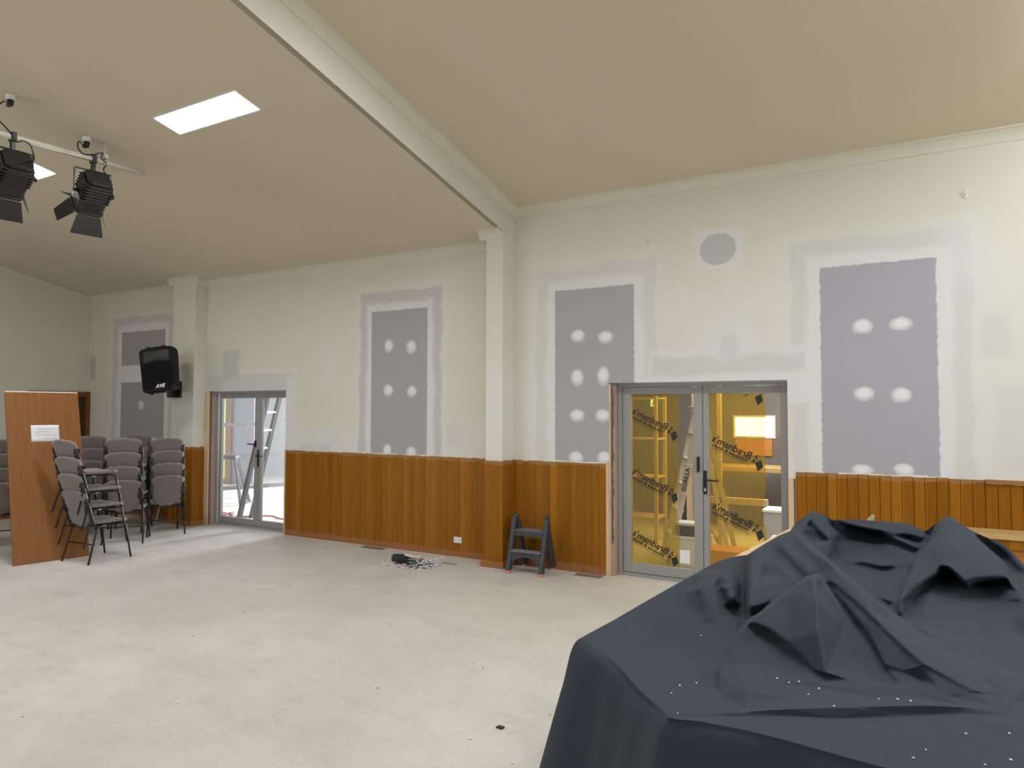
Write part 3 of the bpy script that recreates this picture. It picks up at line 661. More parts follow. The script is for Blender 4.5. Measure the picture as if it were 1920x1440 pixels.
stack(-8.46, -2.28, R(4), 4, .195, 'beside the brown panel', (-.03, -.03))
stack(-9.28, -1.42, R(48), 4, .185, 'in the middle of the front row', (.0, -.01))
stack(-9.42, -.80, R(66), 4, .178, 'in front of the left column', (-.005, -.005))
stack(-10.30, -1.72, R(55), 4, .18, 'at the rear nearest the brown panel')
stack(-10.75, -1.12, R(60), 4, .182, 'in the middle of the rear row')
stack(-10.42, -.62, R(60), 4, .186, 'at the rear nearest the column')
stack(-10.42, -2.50, R(62), 4, .185, 'left of the brown panel')

# pole against the wall left of the column
a, b_ = P(296, 968, Y=-.32), P(314, 897, Y=-.30)
tag(MB().tube([(a.x, -.36, .012), (b_.x-.0, -.30, b_.z+.03)], .011, 8).build('white_pole', m_white), 'thin white pole leaning beside the left column behind the chairs', 'pole')

# ------------------------------------------------------------------ speaker on the left column
t = thing('loudspeaker', 'black moulded loudspeaker tilted downwards on the left column bracket', 'speaker')
c0 = P(257, 655, d=10.35); c1 = P(323, 648, d=10.35); c2 = P(329, 727, d=10.25); c3 = P(268, 738, d=10.25)
ctr = (c0+c1+c2+c3)/4; exx = ((c1-c0)+(c2-c3)).normalized(); ezz = ((c0-c3)+(c1-c2)); ezz = (ezz-exx*ezz.dot(exx)); sh = ezz.length/2; ezz.normalize(); sw = ((c1-c0).length+(c2-c3).length)/2
back = ezz.cross(exx).normalized()
if back.dot(ctr-EYE) < 0: back = -back
ey = back
mt = Matrix((exx, ey, exx.cross(ey))).transposed().to_4x4(); mt.translation = ctr; t.matrix_world = mt
hw, hh = sw/2, sh/2
ol = [(-hw*1.02, hh*.86), (-hw*.9, hh*.985), (0, hh*1.04), (hw*.9, hh*.985), (hw*1.02, hh*.86), (hw*.93, -hh*.92), (hw*.8, -hh), (0, -hh*1.03), (-hw*.8, -hh), (-hw*.93, -hh*.92)]
vs = [(x, 0, z) for x, z in ol]+[(x*.98, .14, z) for x, z in ol]+[(x*.62, .36, z*.86) for x, z in ol]; k = len(ol)
MB().add(vs, [tuple(range(k)), tuple(range(2*k, 3*k))[::-1]]+[(i, k+i, k+(i+1) % k, (i+1) % k) for i in range(k)]+[(k+i, 2*k+i, 2*k+(i+1) % k, k+(i+1) % k) for i in range(k)]).build('cabinet', m_spk, t, bevel=.012)
ig = [(x*.88, z*.58-hh*.28) for x, z in ol]
fixn(MB().prism(ig, -.012, .004, 'xz').build('grille', m_grille, t, bevel=.006))
m = MB(); m.grid(lambda u, v: ((u-.5)*1.5*hw, -.004-.028*math.sin(math.pi*u)*math.sin(math.pi*v)*.6, hh*(.42+.42*v)-.05*abs(u-.5)*(1-v)), 12, 8); m.build('horn', m_blackplastic, t)
m = MB(); text_into(m, 'AVE', .075, Matrix.Translation((hw*.15, -.014, -hh*.80)) @ Matrix.Rotation(R(90), 4, 'X'), shear=.3, bold=.003); m.build('badge', m_label, t)
for x in (-.55, .35): MB().box(hw*x-.03, hw*x+.03, .03, .10, hh, hh+.03).build('hanging_point', m_black, t); MB().box(hw*x-.02, hw*x+.02, .04, .10, -hh-.03, -hh).build('foot', m_black, t)
t = thing('speaker_bracket', 'black steel wall bracket carrying the loudspeaker on the left column', 'bracket', (-10.0, CYL, 2.09))
MB().box(-.13, .10, -.03, 0, -.10, .16).build('wall_plate', m_black, t, bevel=.003)
loc = ctr + ey*.22 - Vector(t.location)
MB().bar((-.02, -.02, -.04), (loc.x, loc.y, loc.z-hh*.55), .07, .07).build('arm', m_black, t); MB().box(-.13, .02, -.10, -.03, -.10, .10).build('pivot', m_black, t)

# ------------------------------------------------------------------ lighting bar and stage lights
PX = -7.0
pa, pb = P(0, 250, X=PX), P(270, 325, X=PX); PE = pb.y; PS = (pb.z-pa.z)/(pb.y-pa.y)
pz = lambda y: pb.z + (y-PE)*PS
t = thing('lighting_bar', 'cream painted pipe hung below the left ceiling carrying two stage lights', 'lighting bar', (PX, PE, pz(PE)))
MB().tube([(0, 0, 0), (0, -3.4, -3.4*PS)], .027, 14).build('pipe', m_pipe, t)
for yy in (-.42,):
    zt = ZL - SL*(PE+yy) - (pb.z+yy*PS)
    MB().bar((0, yy, .02), (0, yy, zt), .02, .012, (0, 1, 0)).box(-.04, .04, yy-.02, yy+.02, .02, .06).box(-.05, .05, yy-.05, yy+.05, zt-.012, zt+.003).build('hanger', m_pipe, t)
a = P(0, 254, X=PX)-Vector(t.location); 
MB().tube([(.02, -1.35, -.075), (.03, -.9, -.06), (.02, -.5, -.03)], .004, 6).build('safety_wire', m_white, t)
def stage_light(label, px, py, rot):
    y = P(px, py, X=PX).y; base = Vector((PX, y, pz(y)))
    t = thing('stage_light', label, 'stage light', base)
    # clamp and yoke
    MB().box(-.035, .035, -.022, .022, -.045, .04).box(-.018, .018, -.018, .018, -.13, -.04).build('clamp', m_black, t, bevel=.006)
    d = Vector(rot).normalized(); xa = d.cross(Vector((0, 0, 1))).normalized(); za = -d; ya = za.cross(xa)
    aim = Matrix((xa, ya, za)).transposed().to_4x4(); ang = math.atan2(xa.y, xa.x)
    yk = MB(); yk.bar((-.165, 0, 0), (.165, 0, 0), .03, .008).bar((-.165, 0, 0), (-.165, 0, -.24), .03, .008, (1, 0, 0)).bar((.165, 0, 0), (.165, 0, -.24), .03, .008, (1, 0, 0)); yo = yk.build('yoke', m_black, t); yo.location = (0, 0, -.12); yo.rotation_euler = (0, 0, ang)
    mt = Matrix.Translation((0, 0, -.345)) @ aim
    def put(mb, name, mat, bevel=0):
        mb.v = [tuple(mt @ Vector(v)) for v in mb.v]; return fixn(mb.build(name, mat, t, bevel=bevel))
    b = MB(); s = .135
    ring = [(-s, -s*.7), (-s*.7, -s), (s*.7, -s), (s, -s*.7), (s, s*.7), (s*.7, s), (-s*.7, s), (-s, s*.7)]
    b.prism([(x*.93, y*.93) for x, y in ring], -.16, .16, 'xy'); b.prism(ring, -.19, -.16, 'xy'); b.prism([(x*.8, y*.8) for x, y in ring], .16, .20, 'xy')
    for k in range(5): b.box(-s*.97, s*.97, -s*.97, s*.97, -.02+k*.035, -.012+k*.035)
    put(b, 'body', m_black, .004)
    b = MB(); b.tube([Vector((0, 0, -.192)), Vector((0, 0, -.197))], .095, 24); put(b, 'lens', plain('dark_lens', (.03, .035, .04), .08, .05))
    b = MB(); b.tube([(-.175, 0, 0), (-.13, 0, 0)], .018, 12).tube([(.13, 0, 0), (.195, 0, 0)], .022, 12); put(b, 'tilt_knob', m_black)
    for k in range(4):
        ang = k*math.pi/2; rt = Matrix.Rotation(ang, 4, 'Z'); tip = R([38, 30, 62, 30][k])
        b = MB(); L = .19; pts = [(-.11, 0, 0), (.11, 0, 0), (.085 if k % 2 else .15, -L, 0), (-.085 if k % 2 else -.15, -L, 0)]
        fl = Matrix.Translation((0, 0, -.195)) @ rt @ Matrix.Translation((0, -.13, 0)) @ Matrix.Rotation(math.pi/2-tip, 4, 'X')
        tp = [fl @ Vector(p) for p in pts]; bt = [fl @ (Vector(p)+Vector((0, 0, .003))) for p in pts]
        b.add(tp+bt, [(0, 1, 2, 3), (7, 6, 5, 4), (0, 4, 5, 1), (1, 5, 6, 2), (2, 6, 7, 3), (3, 7, 4, 0)]); put(b, 'barn_door', m_black)
    b = MB(); b.box(.06, .09, -.115, -.112, -.12, -.10); put(b, 'label_plate', m_label)
    return t, base, mt
s1, b1, m1 = stage_light('black stage light with barn doors at the right end of the lighting bar', 175, 298, (-.80, .12, -.62))
s2, b2, m2 = stage_light('black stage light cut by the left edge of the picture, on the lighting bar', 24, 256, (-.82, .10, -.52))
def cable(pts, label, w=.0065, name='power_cable'):
    # smooth through the points
    P_ = [Vector(p) for p in pts]; P_ = [P_[0]]+P_+[P_[-1]]; out = []
    for i in range(1, len(P_)-2):
        for k in range(8):
            u = k/8; a, b, c, d_ = P_[i-1:i+3]
            out.append(.5*((2*b)+(c-a)*u+(2*a-5*b+4*c-d_)*u*u+(3*b-a-3*c+d_)*u**3))
    out.append(P_[-2]); return tag(MB().tube(out, w, 6).build(name, m_black), label, 'cable')
def ceil_point(px, py):
    v = ray(px, py); tt = (ZL + SL*0 - SL*EYE.y - EYE.z)/(v.z+SL*v.y); return EYE+v*tt
def socket(px, py, label):
    p = ceil_point(px, py); t = thing('ceiling_socket', label, 'socket', p, group='ceiling power sockets')
    MB().tube([(0, 0, 0), (0, 0, -.012), (0, 0, -.05)], [.045, .042, .038], 16).build('base', m_white, t); MB().tube([(0, 0, -.05), (0, 0, -.10)], [.028, .022], 12).bar((0, 0, -.085), (-.05, 0, -.085), .03, .03).build('plug', m_black, t); return p
p1 = socket(20, 178, 'white ceiling socket with black plug above the left stage light'); p2 = socket(163, 257, 'white ceiling socket with black plug above the right stage light')
q = lambda px, py, X=PX: P(px, py, X=X)
cable([p2+Vector((-.05, 0, -.085)), q(148, 265, -6.9), q(146, 276, -6.85), q(155, 288, -6.8), q(172, 290, -6.7), q(192, 287, -6.66), q(190, 297, -6.66), q(200, 307), q(194, 318), q(202, 333), q(199, 347), q(196, 352)], 'black flex looping from the right ceiling socket down to the stage light')
cable([p1+Vector((-.05, 0, -.085)), q(8, 190, -6.9), q(-6, 202, -6.8), q(-4, 222, -6.75), q(10, 238, -6.7), q(20, 250, -6.66), q(32, 266, -6.64), q(42, 264, -6.62), q(55, 270, -6.62), q(61, 282, -6.62), q(63, 300, -6.65), q(45, 305)], 'black flex looping from the left ceiling socket down to the stage light')

# ------------------------------------------------------------------ small wall things
t = thing('power_outlet', 'white double power outlet low on the timber boards left of the right column', 'outlet', (-4.765, -.016, .207))
MB().box(-.058, .058, -.012, 0, -.037, .037).build('plate', m_white, t, bevel=.003)
for x in (-.03, .03):
    MB().box(x-.006, x+.006, -.016, -.012, .012, .026).build('switch', m_label, t)
    MB().bar((x-.010, -.0125, .004), (x-.006, -.0125, -.004), .003, .002).bar((x+.010, -.0125, .004), (x+.006, -.0125, -.004), .003, .002).bar((x, -.0125, -.009), (x, -.0125, -.016), .003, .002).build('slots', m_ink, t)
for px, py, lb in [(1810, 367, 'small white screw hook high on the wall above the right grey patch'), (1221, 455, 'small white screw hook on the wall between the second patch and the oval patch'), (641, 520, 'small white screw hook under the cornice left of the narrow grey patch')]:
    p = P(px, py, Y=0); t = thing('wall_hook', lb, 'hook', (p.x, 0, p.z), group='hooks along the far wall')
    MB().tube([(0, 0, 0), (0, -.012, 0)], .020, 12).build('rosette', m_white, t); MB().tube([(0, -.01, .0), (0, -.03, .005), (0, -.04, .03), (0, -.045, .055)], .006, 8).build('shank', m_white, t)
def floor_vent(p0, p1, label):
    x0, x1 = p0, p1; t = thing('floor_vent', label, 'vent', ((x0+x1)/2, -.115, 0), group='floor vents')
    hx = (x1-x0)/2; m = MB(); frame_rect(m, -hx, hx, 0, .1, 0, 1, 0, 0, 0, 0) if 0 else None
    m = MB().box(-hx, hx, -.055, -.045, .0005, .006).box(-hx, hx, .045, .055, .0005, .006).box(-hx, -hx+.01, -.045, .045, .0005, .006).box(hx-.01, hx, -.045, .045, .0005, .006); m.build('frame', m_vent, t)
    m = MB(); k = 14
    for i in range(k): x = -hx+.02+(2*hx-.04)*i/(k-1); m.box(x-.006, x+.006, -.045, .045, .0005, .004)
    m.build('grille', m_vent, t)
floor_vent(-6.2, -5.85, 'flat brown floor vent by the boards below the narrow grey patch'); floor_vent(-3.14, -2.84, 'flat brown floor vent by the stud left of the amber doors')

# ------------------------------------------------------------------ step stool
t = thing('step_stool', 'scuffed black folding two step stool with pink feet beside the right column', 'step stool', (-3.63, -.22, 0), R(1.5))
Hs = .60
def rail_(x, y0, y1, z1, w0, name, mat):
    def fn(s): return None
    m = MB(); n = 10
    pr = []
    for i in range(n+1):
        u = i/n; z = .025+(z1-.025)*u; yc = y0+(y1-y0)*u; wd = .075*(1-.3*u); th = .052
        pr.append([(x-th/2, yc-wd/2, z), (x+th/2, yc-wd/2, z), (x+th/2, yc+wd/2, z), (x-th/2, yc+wd/2, z)])
    vs = [p for r_ in pr for p in r_]; fs = [(i*4+k, i*4+(k+1) % 4, i*4+4+(k+1) % 4, i*4+4+k) for i in range(n) for k in range(4)]+[(3, 2, 1, 0), (n*4, n*4+1, n*4+2, n*4+3)]
    m.add(vs, fs); return fixn(m.build(name, mat, t, bevel=.012))
for s in (-1, 1):
    x = s*.195
    rail_(x*1.03, -.185, -.03, Hs, .06, 'front_rail', m_stool); rail_(x*.93, .17, .0, Hs-.02, .05, 'rear_rail', m_stool)
    MB().box(x*1.03-.024, x*1.03+.024, -.222, -.150, 0, .026).build('front_foot', m_pink, t, bevel=.005)['label'] = 'salmon pink rubber foot'
    MB().box(x*.93-.022, x*.93+.022, .145, .20, 0, .026).build('rear_foot', m_pink, t, bevel=.005)
    m = MB(); m.tube([(x*1.03, -.035, Hs-.01), (x*1.0, -.015, Hs+.012), (x*.96, .005, Hs-.012)], [.026, .027, .025], 10); m.build('hinge_cap', m_stool, t)
MB().box(-.18, .18, -.085, .10, .445, .458).build('top_tread', m_tread, t, bevel=.003)['label'] = 'grey ribbed top tread'
MB().box(-.18, .18, -.10, -.075, .395, .456).box(-.18, .18, .09, .11, .40, .452).build('top_step', m_stool, t, bevel=.006)
MB().box(-.18, .18, -.185, -.06, .232, .245).build('lower_tread', m_tread, t, bevel=.003)
arch = [(-.18, .235)]+[(.18, .235)]+[(.18, .10), (.15, .10)]+[(.15*math.cos(a), .105+.075*math.sin(a)) for a in [math.pi*i/10 for i in range(1, 10)]]+[(-.15, .10), (-.18, .10)]
fixn(MB().prism(arch, -.170, -.150, 'xz').build('lower_step', m_stool, t))
MB().bar((-.18, .13, .18), (.18, .13, .18), .03, .055).build('rear_stay', m_stool, t)
MB().box(-.17, .17, .10, .115, .02, .10).build('x', m_stool, t) if 0 else None
MB().box(-3.62, -3.40, -.05, -.02, 0, .085).build('x', m_wains) if 0 else None

# ------------------------------------------------------------------ debris by the wall
dx, dy = -5.16, -.66
t = thing('black_cup', 'black plastic pot lying on its side at the left of the floor debris', 'pot', (dx+.02, dy, .058), rot=(0, 0, R(10)))
vs = []; prof = [(-.10, .0), (-.10, .042), (-.085, .050), (.08, .055), (.084, .060), (.09, .058), (.075, .050), (-.07, .043), (-.07, 0)]
k = 24; m = MB()
for x, r_ in prof: vs += [(x, r_*math.cos(a), r_*math.sin(a)) for a in [2*math.pi*i/k for i in range(k)]]
m.add(vs, [(i*k+j, i*k+(j+1) % k, (i+1)*k+(j+1) % k, (i+1)*k+j) for i in range(len(prof)-1) for j in range(k)], True); fixn(m.build('body', m_blackplastic, t)); MB().tube([(.084, 0, -.06), (.084, .0, -.055)], .003, 4).build('rim', m_black, t)
r = random.Random(12)
def strip(loc, ang, l, w_, th, mat, label, name, curl=0.0, cat='scrap', group=None, lift=0):
    m = MB(); n = 8
    def fn(u, v): s = (u-.5)*l; return (s, (v-.5)*w_*(1-.3*u), th+curl*(2*u-1)**2+lift*u)
    m.grid(fn, n, 1, False); o = m.build(name, mat, solid=th, loc=loc); o.rotation_euler = (0, 0, ang); return tag(o, label, cat, group)
strip((dx+.20, dy+.0, .095), R(8), .20, .055, .008, m_white, 'crumpled white plastic strip lying across the top of the floor debris', 'plastic_strip', .015)
strip((dx+.40, dy+.17, .03), R(36), .20, .022, .006, m_white, 'straight white plaster sliver sticking out to the right of the debris', 'plaster_sliver', lift=.05)
t = thing('dark_tube', 'short black tube lying in the middle of the floor debris', 'tube', (dx+.24, dy-.02, .035), R(4)); MB().tube([(-.11, 0, 0), (.11, 0, 0)], .028, 14).build('body', m_blackplastic, t); MB().tube([(.108, 0, 0), (.114, 0, 0)], .022, 14).build('end_cap', m_black, t)
strip((dx+.10, dy-.10, .008), R(-4), .13, .03, .004, m_red, 'dark red scrap at the front of the floor debris', 'red_scrap')
strip((dx+.28, dy-.10, .012), R(20), .10, .06, .004, m_tread, 'grey triangular scrap at the front of the debris', 'grey_scrap', .02)
def chips(loc, n, sx, sy, seed, label, mats, zmax=.05):
    r = random.Random(seed); m = MB()
    for _ in range(n):
        x, y = r.gauss(0, sx), r.gauss(0, sy); l = r.uniform(.008, .036); a = r.random()*6.28; z = .006+r.random()*zmax*math.exp(-(x/sx)**2)
        dd = Vector((math.cos(a), math.sin(a), r.uniform(-.3, .3)))*l; z = max(z, abs(dd.z)+.005); m.bar(Vector((x, y, z))-dd, Vector((x, y, z))+dd, r.uniform(.004, .020), r.uniform(.003, .008))
    return tag(m.build('plaster_chips', mats, loc=loc), label, 'rubble', kind='stuff')
chips((dx+.33, dy+.05, 0), 170, .075, .085, 21, 'loose heap of white plaster chips at the right of the debris', m_label, .07); chips((dx+.30, dy+.05, 0), 70, .09, .09, 22, 'dark chips mixed into the right of the debris', m_steel, .07)
chips((dx+.14, dy+.06, 0), 60, .09, .05, 23, 'brown chips behind the black pot', m_rubble, .10); chips((dx+.15, dy-.08, 0), 60, .13, .05, 24, 'white crumbs strewn before the black pot', m_label, .008)
# scattered grit on the slab
r = random.Random(31); m = MB(); m2_ = MB()
for i in range(170):
    x, y = r.uniform(-9, -.2), r.uniform(-5.2, -.25)
    if x > -1.7 and y < -1: continue
    k = r.uniform(.003, .010); (m if r.random() < .75 else m2_).bar((x-k, y, k*.5), (x+k, y+k*r.uniform(-1, 1), k*.5), k*1.1, k*.7)
tag(m.build('plaster_grit', m_label), 'pale plaster grit scattered thinly over the hall floor', 'grit', kind='stuff'); tag(m2_.build('dark_grit', m_rubble), 'darker grit scattered thinly over the hall floor', 'grit', kind='stuff')
p = P(938, 1364, Z=.004); o = tag(MB().prism([(-.022, -.012), (.018, -.014), (.022, .012), (-.012, .014)], -.003, .006, 'xy').build('wood_chip', plain('dark_wood_chip', (.05, .03, .02), .8), loc=p), 'small dark brown chip alone on the floor near the bottom centre', 'chip')
wire = tag(MB().tube([(-4.72+.03*i, -.40+.018*math.sin(i*1.7), .006) for i in range(8)], .003, 6).build('wire_offcut', m_black), 'thin dark wire offcut on the floor below the power outlet', 'wire')

# ------------------------------------------------------------------ right bench
t = thing('timber_bench', 'varnished timber cupboard with pale top edge against the boards behind the drape', 'cupboard', (1.2, -.2, 0))
MB().box(-.75, .8, -.17, .18, .775, .81).build('top', m_rail, t, bevel=.004); MB().box(-.75, .8, -.155, -.135, .70, .775).build('rail', m_wains, t); MB().box(-.73, .78, -.14, .175, 0, .775).build('carcass', m_bench, t, bevel=.003)

# ------------------------------------------------------------------ draped pile
from mathutils.geometry import delaunay_2d_cdt
def c7(cx, cy): return (1020+cx*.46875, 940+cy*.46875)
def uncam(p):
    v = Vector(p)-EYE; d = v.dot(_f); return ((960+FOC*v.dot(_r2)/d)-1020)/.46875, ((720-FOC*v.dot(_u2)/d)-940)/.46875
pts_, edges_ = [], []
def line(pp, n=1):
    """a ridge, crease or hem of the cloth"""
    i0 = len(pts_); seq = []
    for a, b in zip(pp, pp[1:]):
        for k in range(n): u = k/n; seq.append(tuple(a[j]*(1-u)+b[j]*u for j in range(3)))
    seq.append(pp[-1]); pts_.extend(seq); edges_.extend((i0+k, i0+k+1) for k in range(len(seq)-1))
def add(*pp): pts_.extend(pp)
def jump(pp, off, zf):
    """a fold that stands proud of the cloth behind it"""
    line(pp); line([(p[0]+off[0], p[1]+off[1], z) for p, z in zip(pp, zf)])
# hem of the top: closed outline
OUT = [(135, 553, .752), (200, 517, .765), (280, 474, .778), (350, 433, .785), (420, 392, .79), (500, 347, .795), (575, 305, .80), (614, 284, .81), (670, 252, .82), (729, 229, .83), (770, 219, .835), (812, 214, .85), (840, 196, .93), (890, 165, .97), (941, 136, 1.01), (985, 118, 1.03), (1004, 88, 1.05), (1040, 62, 1.08), (1072, 38, 1.10), (1112, 51, 1.09), (1157, 75, 1.07), (1249, 72, 1.06), (1375, 82, 1.05), (1455, 87, 1.045), (1500, 108, 1.03), (1521, 122, 1.02), (1560, 95, 1.08), (1601, 66, 1.155), (1619, 58, 1.17), (1636, 66, 1.165), (1697, 108, 1.11), (1752, 136, 1.09), (1838, 172, 1.06), (1898, 228, 1.0), (1960, 300, .95)]
for q in ((1.25, -2.5, .90), (1.62, -2.9, .82), (1.7, -3.9, .76), (1.68, -4.72, .75), (1.1, -4.78, .75), (.6, -4.78, .75)):
    c_ = uncam(q); OUT.append((c_[0], c_[1], q[2]))
OUT += [(1600, 1133, .75), (1300, 1058, .75), (1100, 1004, .75), (900, 950, .75), (700, 906, .75), (580, 884, .748), (488, 873, .745), (430, 815, .735), (350, 735, .73), (255, 655, .732), (190, 605, .742)]
nO = len(OUT); line(OUT+[OUT[0]]); pts_.pop(); edges_[-1] = (nO-1, 0)
# near left plateau
line([(155, 556, .757), (263, 624, .752), (380, 752, .75), (498, 862, .753)])
line([(180, 552, .762), (263, 549, .765), (316, 588, .748), (400, 668, .738), (470, 730, .733)])
line([(290, 497, .775), (420, 418, .785), (540, 350, .79), (600, 340, .80)])
line([(335, 596, .742), (430, 570, .728), (520, 540, .722), (600, 500, .722), (650, 488, .728)])
add((560, 600, .712), (640, 620, .712), (520, 660, .72), (600, 700, .716), (480, 800, .742), (560, 780, .735), (640, 560, .716), (720, 540, .722), (430, 500, .75), (520, 450, .755), (570, 410, .75))
# pleats towards the far left edge
line([(603, 358, .815), (608, 420, .765), (612, 476, .735)]); line([(617, 354, .845), (640, 400, .81), (650, 470, .75)])
line([(640, 300, .86), (684, 323, .875), (692, 400, .82), (690, 488, .745)])
line([(700, 340, .82), (730, 420, .765), (760, 462, .735), (800, 482, .735)]); line([(710, 398, .80), (705, 440, .785), (720, 462, .765), (765, 468, .755), (808, 486, .745)])
jump([(614, 290, .845), (699, 283, .885), (745, 305, .885), (770, 334, .865), (772, 394, .83)], (9, -7), [.80, .80, .79, .77, .75])
add((735, 375, .845), (660, 275, .82), (740, 250, .825), (720, 350, .87))
line([(785, 245, .815), (790, 330, .76), (796, 420, .735), (803, 470, .73)])
# big fold, vertical left hem
jump([(822, 214, .95), (815, 260, .94), (814, 340, .90), (814, 420, .85), (816, 474, .80)], (-9, 4), [.85, .80, .755, .735, .73])
line([(850, 207, .98), (865, 222, .965), (911, 263, .93), (960, 292, .925), (1006, 306, .92)])
line([(865, 250, .955), (911, 278, .905), (960, 305, .90)])
line([(865, 250, .955), (850, 330, .91), (840, 420, .855)]); add((900, 330, .90), (900, 400, .86), (940, 350, .885), (830, 300, .93), (870, 440, .83))
line([(905, 170, .995), (946, 203, .96), (1000, 262, .925), (1042, 305, .90)]); line([(912, 166, 1.005), (955, 198, .99), (1008, 254, .955), (1050, 298, .93)])
line([(941, 145, 1.03), (1005, 205, .995), (1080, 283, .955)]); line([(960, 145, 1.03), (1030, 212, .985), (1100, 285, .945)])
# long taut ridge and what falls behind it
jump([(1001, 119, 1.07), (1062, 174, 1.04), (1132, 235, 1.01), (1173, 268, .99), (1238, 323, .965), (1314, 389, .935), (1425, 475, .895), (1526, 555, .86), (1617, 607, .835)], (9, -6), [1.04, .95, .90, .87, .86, .84, .81, .82, .80])
line([(1617, 607, .835), (1763, 708, .80), (1900, 800, .78), (2050, 880, .77)])
line([(1150, 330, .925), (1300, 460, .89), (1431, 590, .86), (1509, 659, .835), (1714, 766, .79), (1850, 826, .775)]); line([(1155, 322, .945), (1305, 450, .91), (1437, 580, .878), (1518, 650, .85), (1722, 758, .80)])
line([(1290, 512, .852), (1362, 652, .805), (1441, 676, .805), (1568, 750, .785), (1626, 779, .775)]); line([(1370, 668, .79), (1440, 692, .79), (1519, 720, .775), (1631, 788, .768)])
line([(1330, 440, .905), (1480, 560, .875), (1640, 680, .825), (1800, 772, .785)])
line([(1640, 640, .835), (1760, 735, .80), (1900, 815, .778)]); line([(1650, 632, .82), (1770, 722, .785), (1910, 805, .768)])
add((1200, 400, .90), (1250, 460, .88), (1330, 580, .83), (1420, 720, .78), (1120, 320, .93))
# tuck and rear crest
line([(1040, 108, 1.05), (1057, 68, 1.09), (1100, 108, 1.045), (1150, 157, .99)]); line([(1150, 157, .99), (1110, 166, .985), (1077, 178, .99)]); line([(1150, 157, .99), (1152, 190, .95), (1134, 222, .93)])
line([(1060, 90, 1.03), (1090, 130, .99), (1120, 158, .955), (1078, 170, .98)]); line([(1020, 100, 1.03), (1030, 130, 1.0)])
line([(1165, 160, .93), (1160, 210, .87), (1185, 245, .865)])
line([(1075, 60, 1.09), (1157, 80, 1.055), (1238, 97, 1.035), (1349, 117, 1.02), (1475, 131, 1.01), (1548, 146, 1.0)]); 
line([(1165, 92, 1.02), (1240, 113, .975), (1349, 135, .945), (1400, 165, .93), (1497, 205, .91)]); line([(1360, 122, 1.015), (1430, 158, .985), (1514, 192, .965)]); line([(1400, 138, .99), (1470, 150, .955), (1535, 168, .95)])
add((1230, 150, .93), (1300, 170, .915), (1200, 200, .885), (1260, 200, .89), (1340, 205, .895), (1180, 130, .97), (1500, 122, 1.02), (1400, 104, 1.035), (1280, 84, 1.045))
line([(1190, 228, .885), (1274, 237, .90), (1364, 257, .905), (1420, 250, .915), (1472, 238, .93)]); line([(1200, 252, .865), (1280, 262, .86), (1364, 277, .865), (1468, 262, .885)])
line([(1374, 175, .93), (1376, 235, .895)]); line([(1384, 178, .945), (1388, 232, .91)])
add((1250, 290, .86), (1340, 310, .86), (1420, 320, .865), (1310, 350, .845), (1400, 370, .85), (1300, 330, .86))
line([(1300, 358, .855), (1350, 385, .85), (1398, 402, .85), (1418, 440, .835)]); line([(1325, 385, .825), (1390, 418, .815), (1420, 462, .805)])
# rear tent
jump([(1597, 72, 1.155), (1566, 102, 1.12), (1558, 142, 1.085), (1516, 193, 1.035), (1475, 248, .985), (1445, 324, .93), (1420, 404, .88), (1425, 452, .84)], (-8, -3), [1.05, 1.01, .985, .955, .91, .87, .845, .815])
line([(1636, 72, 1.165), (1702, 119, 1.12), (1752, 172, 1.075), (1828, 248, 1.01), (1855, 305, .965)]); line([(1654, 72, 1.12), (1718, 118, 1.07), (1768, 172, 1.02), (1845, 246, .965), (1872, 300, .93)])
line([(1735, 130, 1.09), (1800, 172, 1.055), (1860, 215, 1.01), (1900, 262, .97)]); line([(1750, 160, 1.03), (1840, 215, .985), (1890, 275, .94)])
jump([(1853, 310, .965), (1793, 308, .965), (1732, 312, .96), (1687, 330, .94), (1642, 284, .985), (1616, 262, 1.0), (1591, 264, .995), (1574, 292, .97), (1516, 330, .925), (1470, 372, .885)], (0, 9), [.90, .89, .885, .875, .90, .90, .90, .89, .86, .84])
line([(1580, 100, 1.13), (1585, 180, 1.065), (1588, 250, 1.005)]); add((1640, 180, 1.075), (1700, 220, 1.04), (1540, 230, 1.005), (1760, 260, 1.0), (1650, 240, 1.02))
line([(1855, 318, .95), (1905, 390, .90), (1945, 470, .86)]); line([(1640, 400, .845), (1700, 372, .865), (1780, 345, .88), (1835, 330, .905)]); line([(1545, 372, .865), (1562, 330, .875), (1580, 305, .885)])
line([(1435, 462, .80), (1520, 478, .80), (1600, 466, .805), (1727, 440, .825), (1830, 400, .85), (1900, 400, .88)])
line([(1475, 508, .825), (1550, 530, .825), (1626, 552, .82), (1700, 572, .812), (1760, 582, .805), (1900, 570, .81)]); line([(1490, 494, .805), (1620, 530, .80), (1750, 545, .795), (1900, 520, .81)])
line([(1626, 600, .81), (1720, 640, .80), (1850, 680, .79), (1960, 700, .785)]); line([(1660, 612, .815), (1760, 660, .805), (1880, 695, .80)])
add((1600, 410, .835), (1700, 480, .81), (1850, 460, .84), (1960, 560, .81), (1960, 640, .79), (2060, 500, .84), (2200, 700, .79), (2100, 760, .78), (2300, 900, .76), (2200, 1050, .755), (1980, 420, .88))
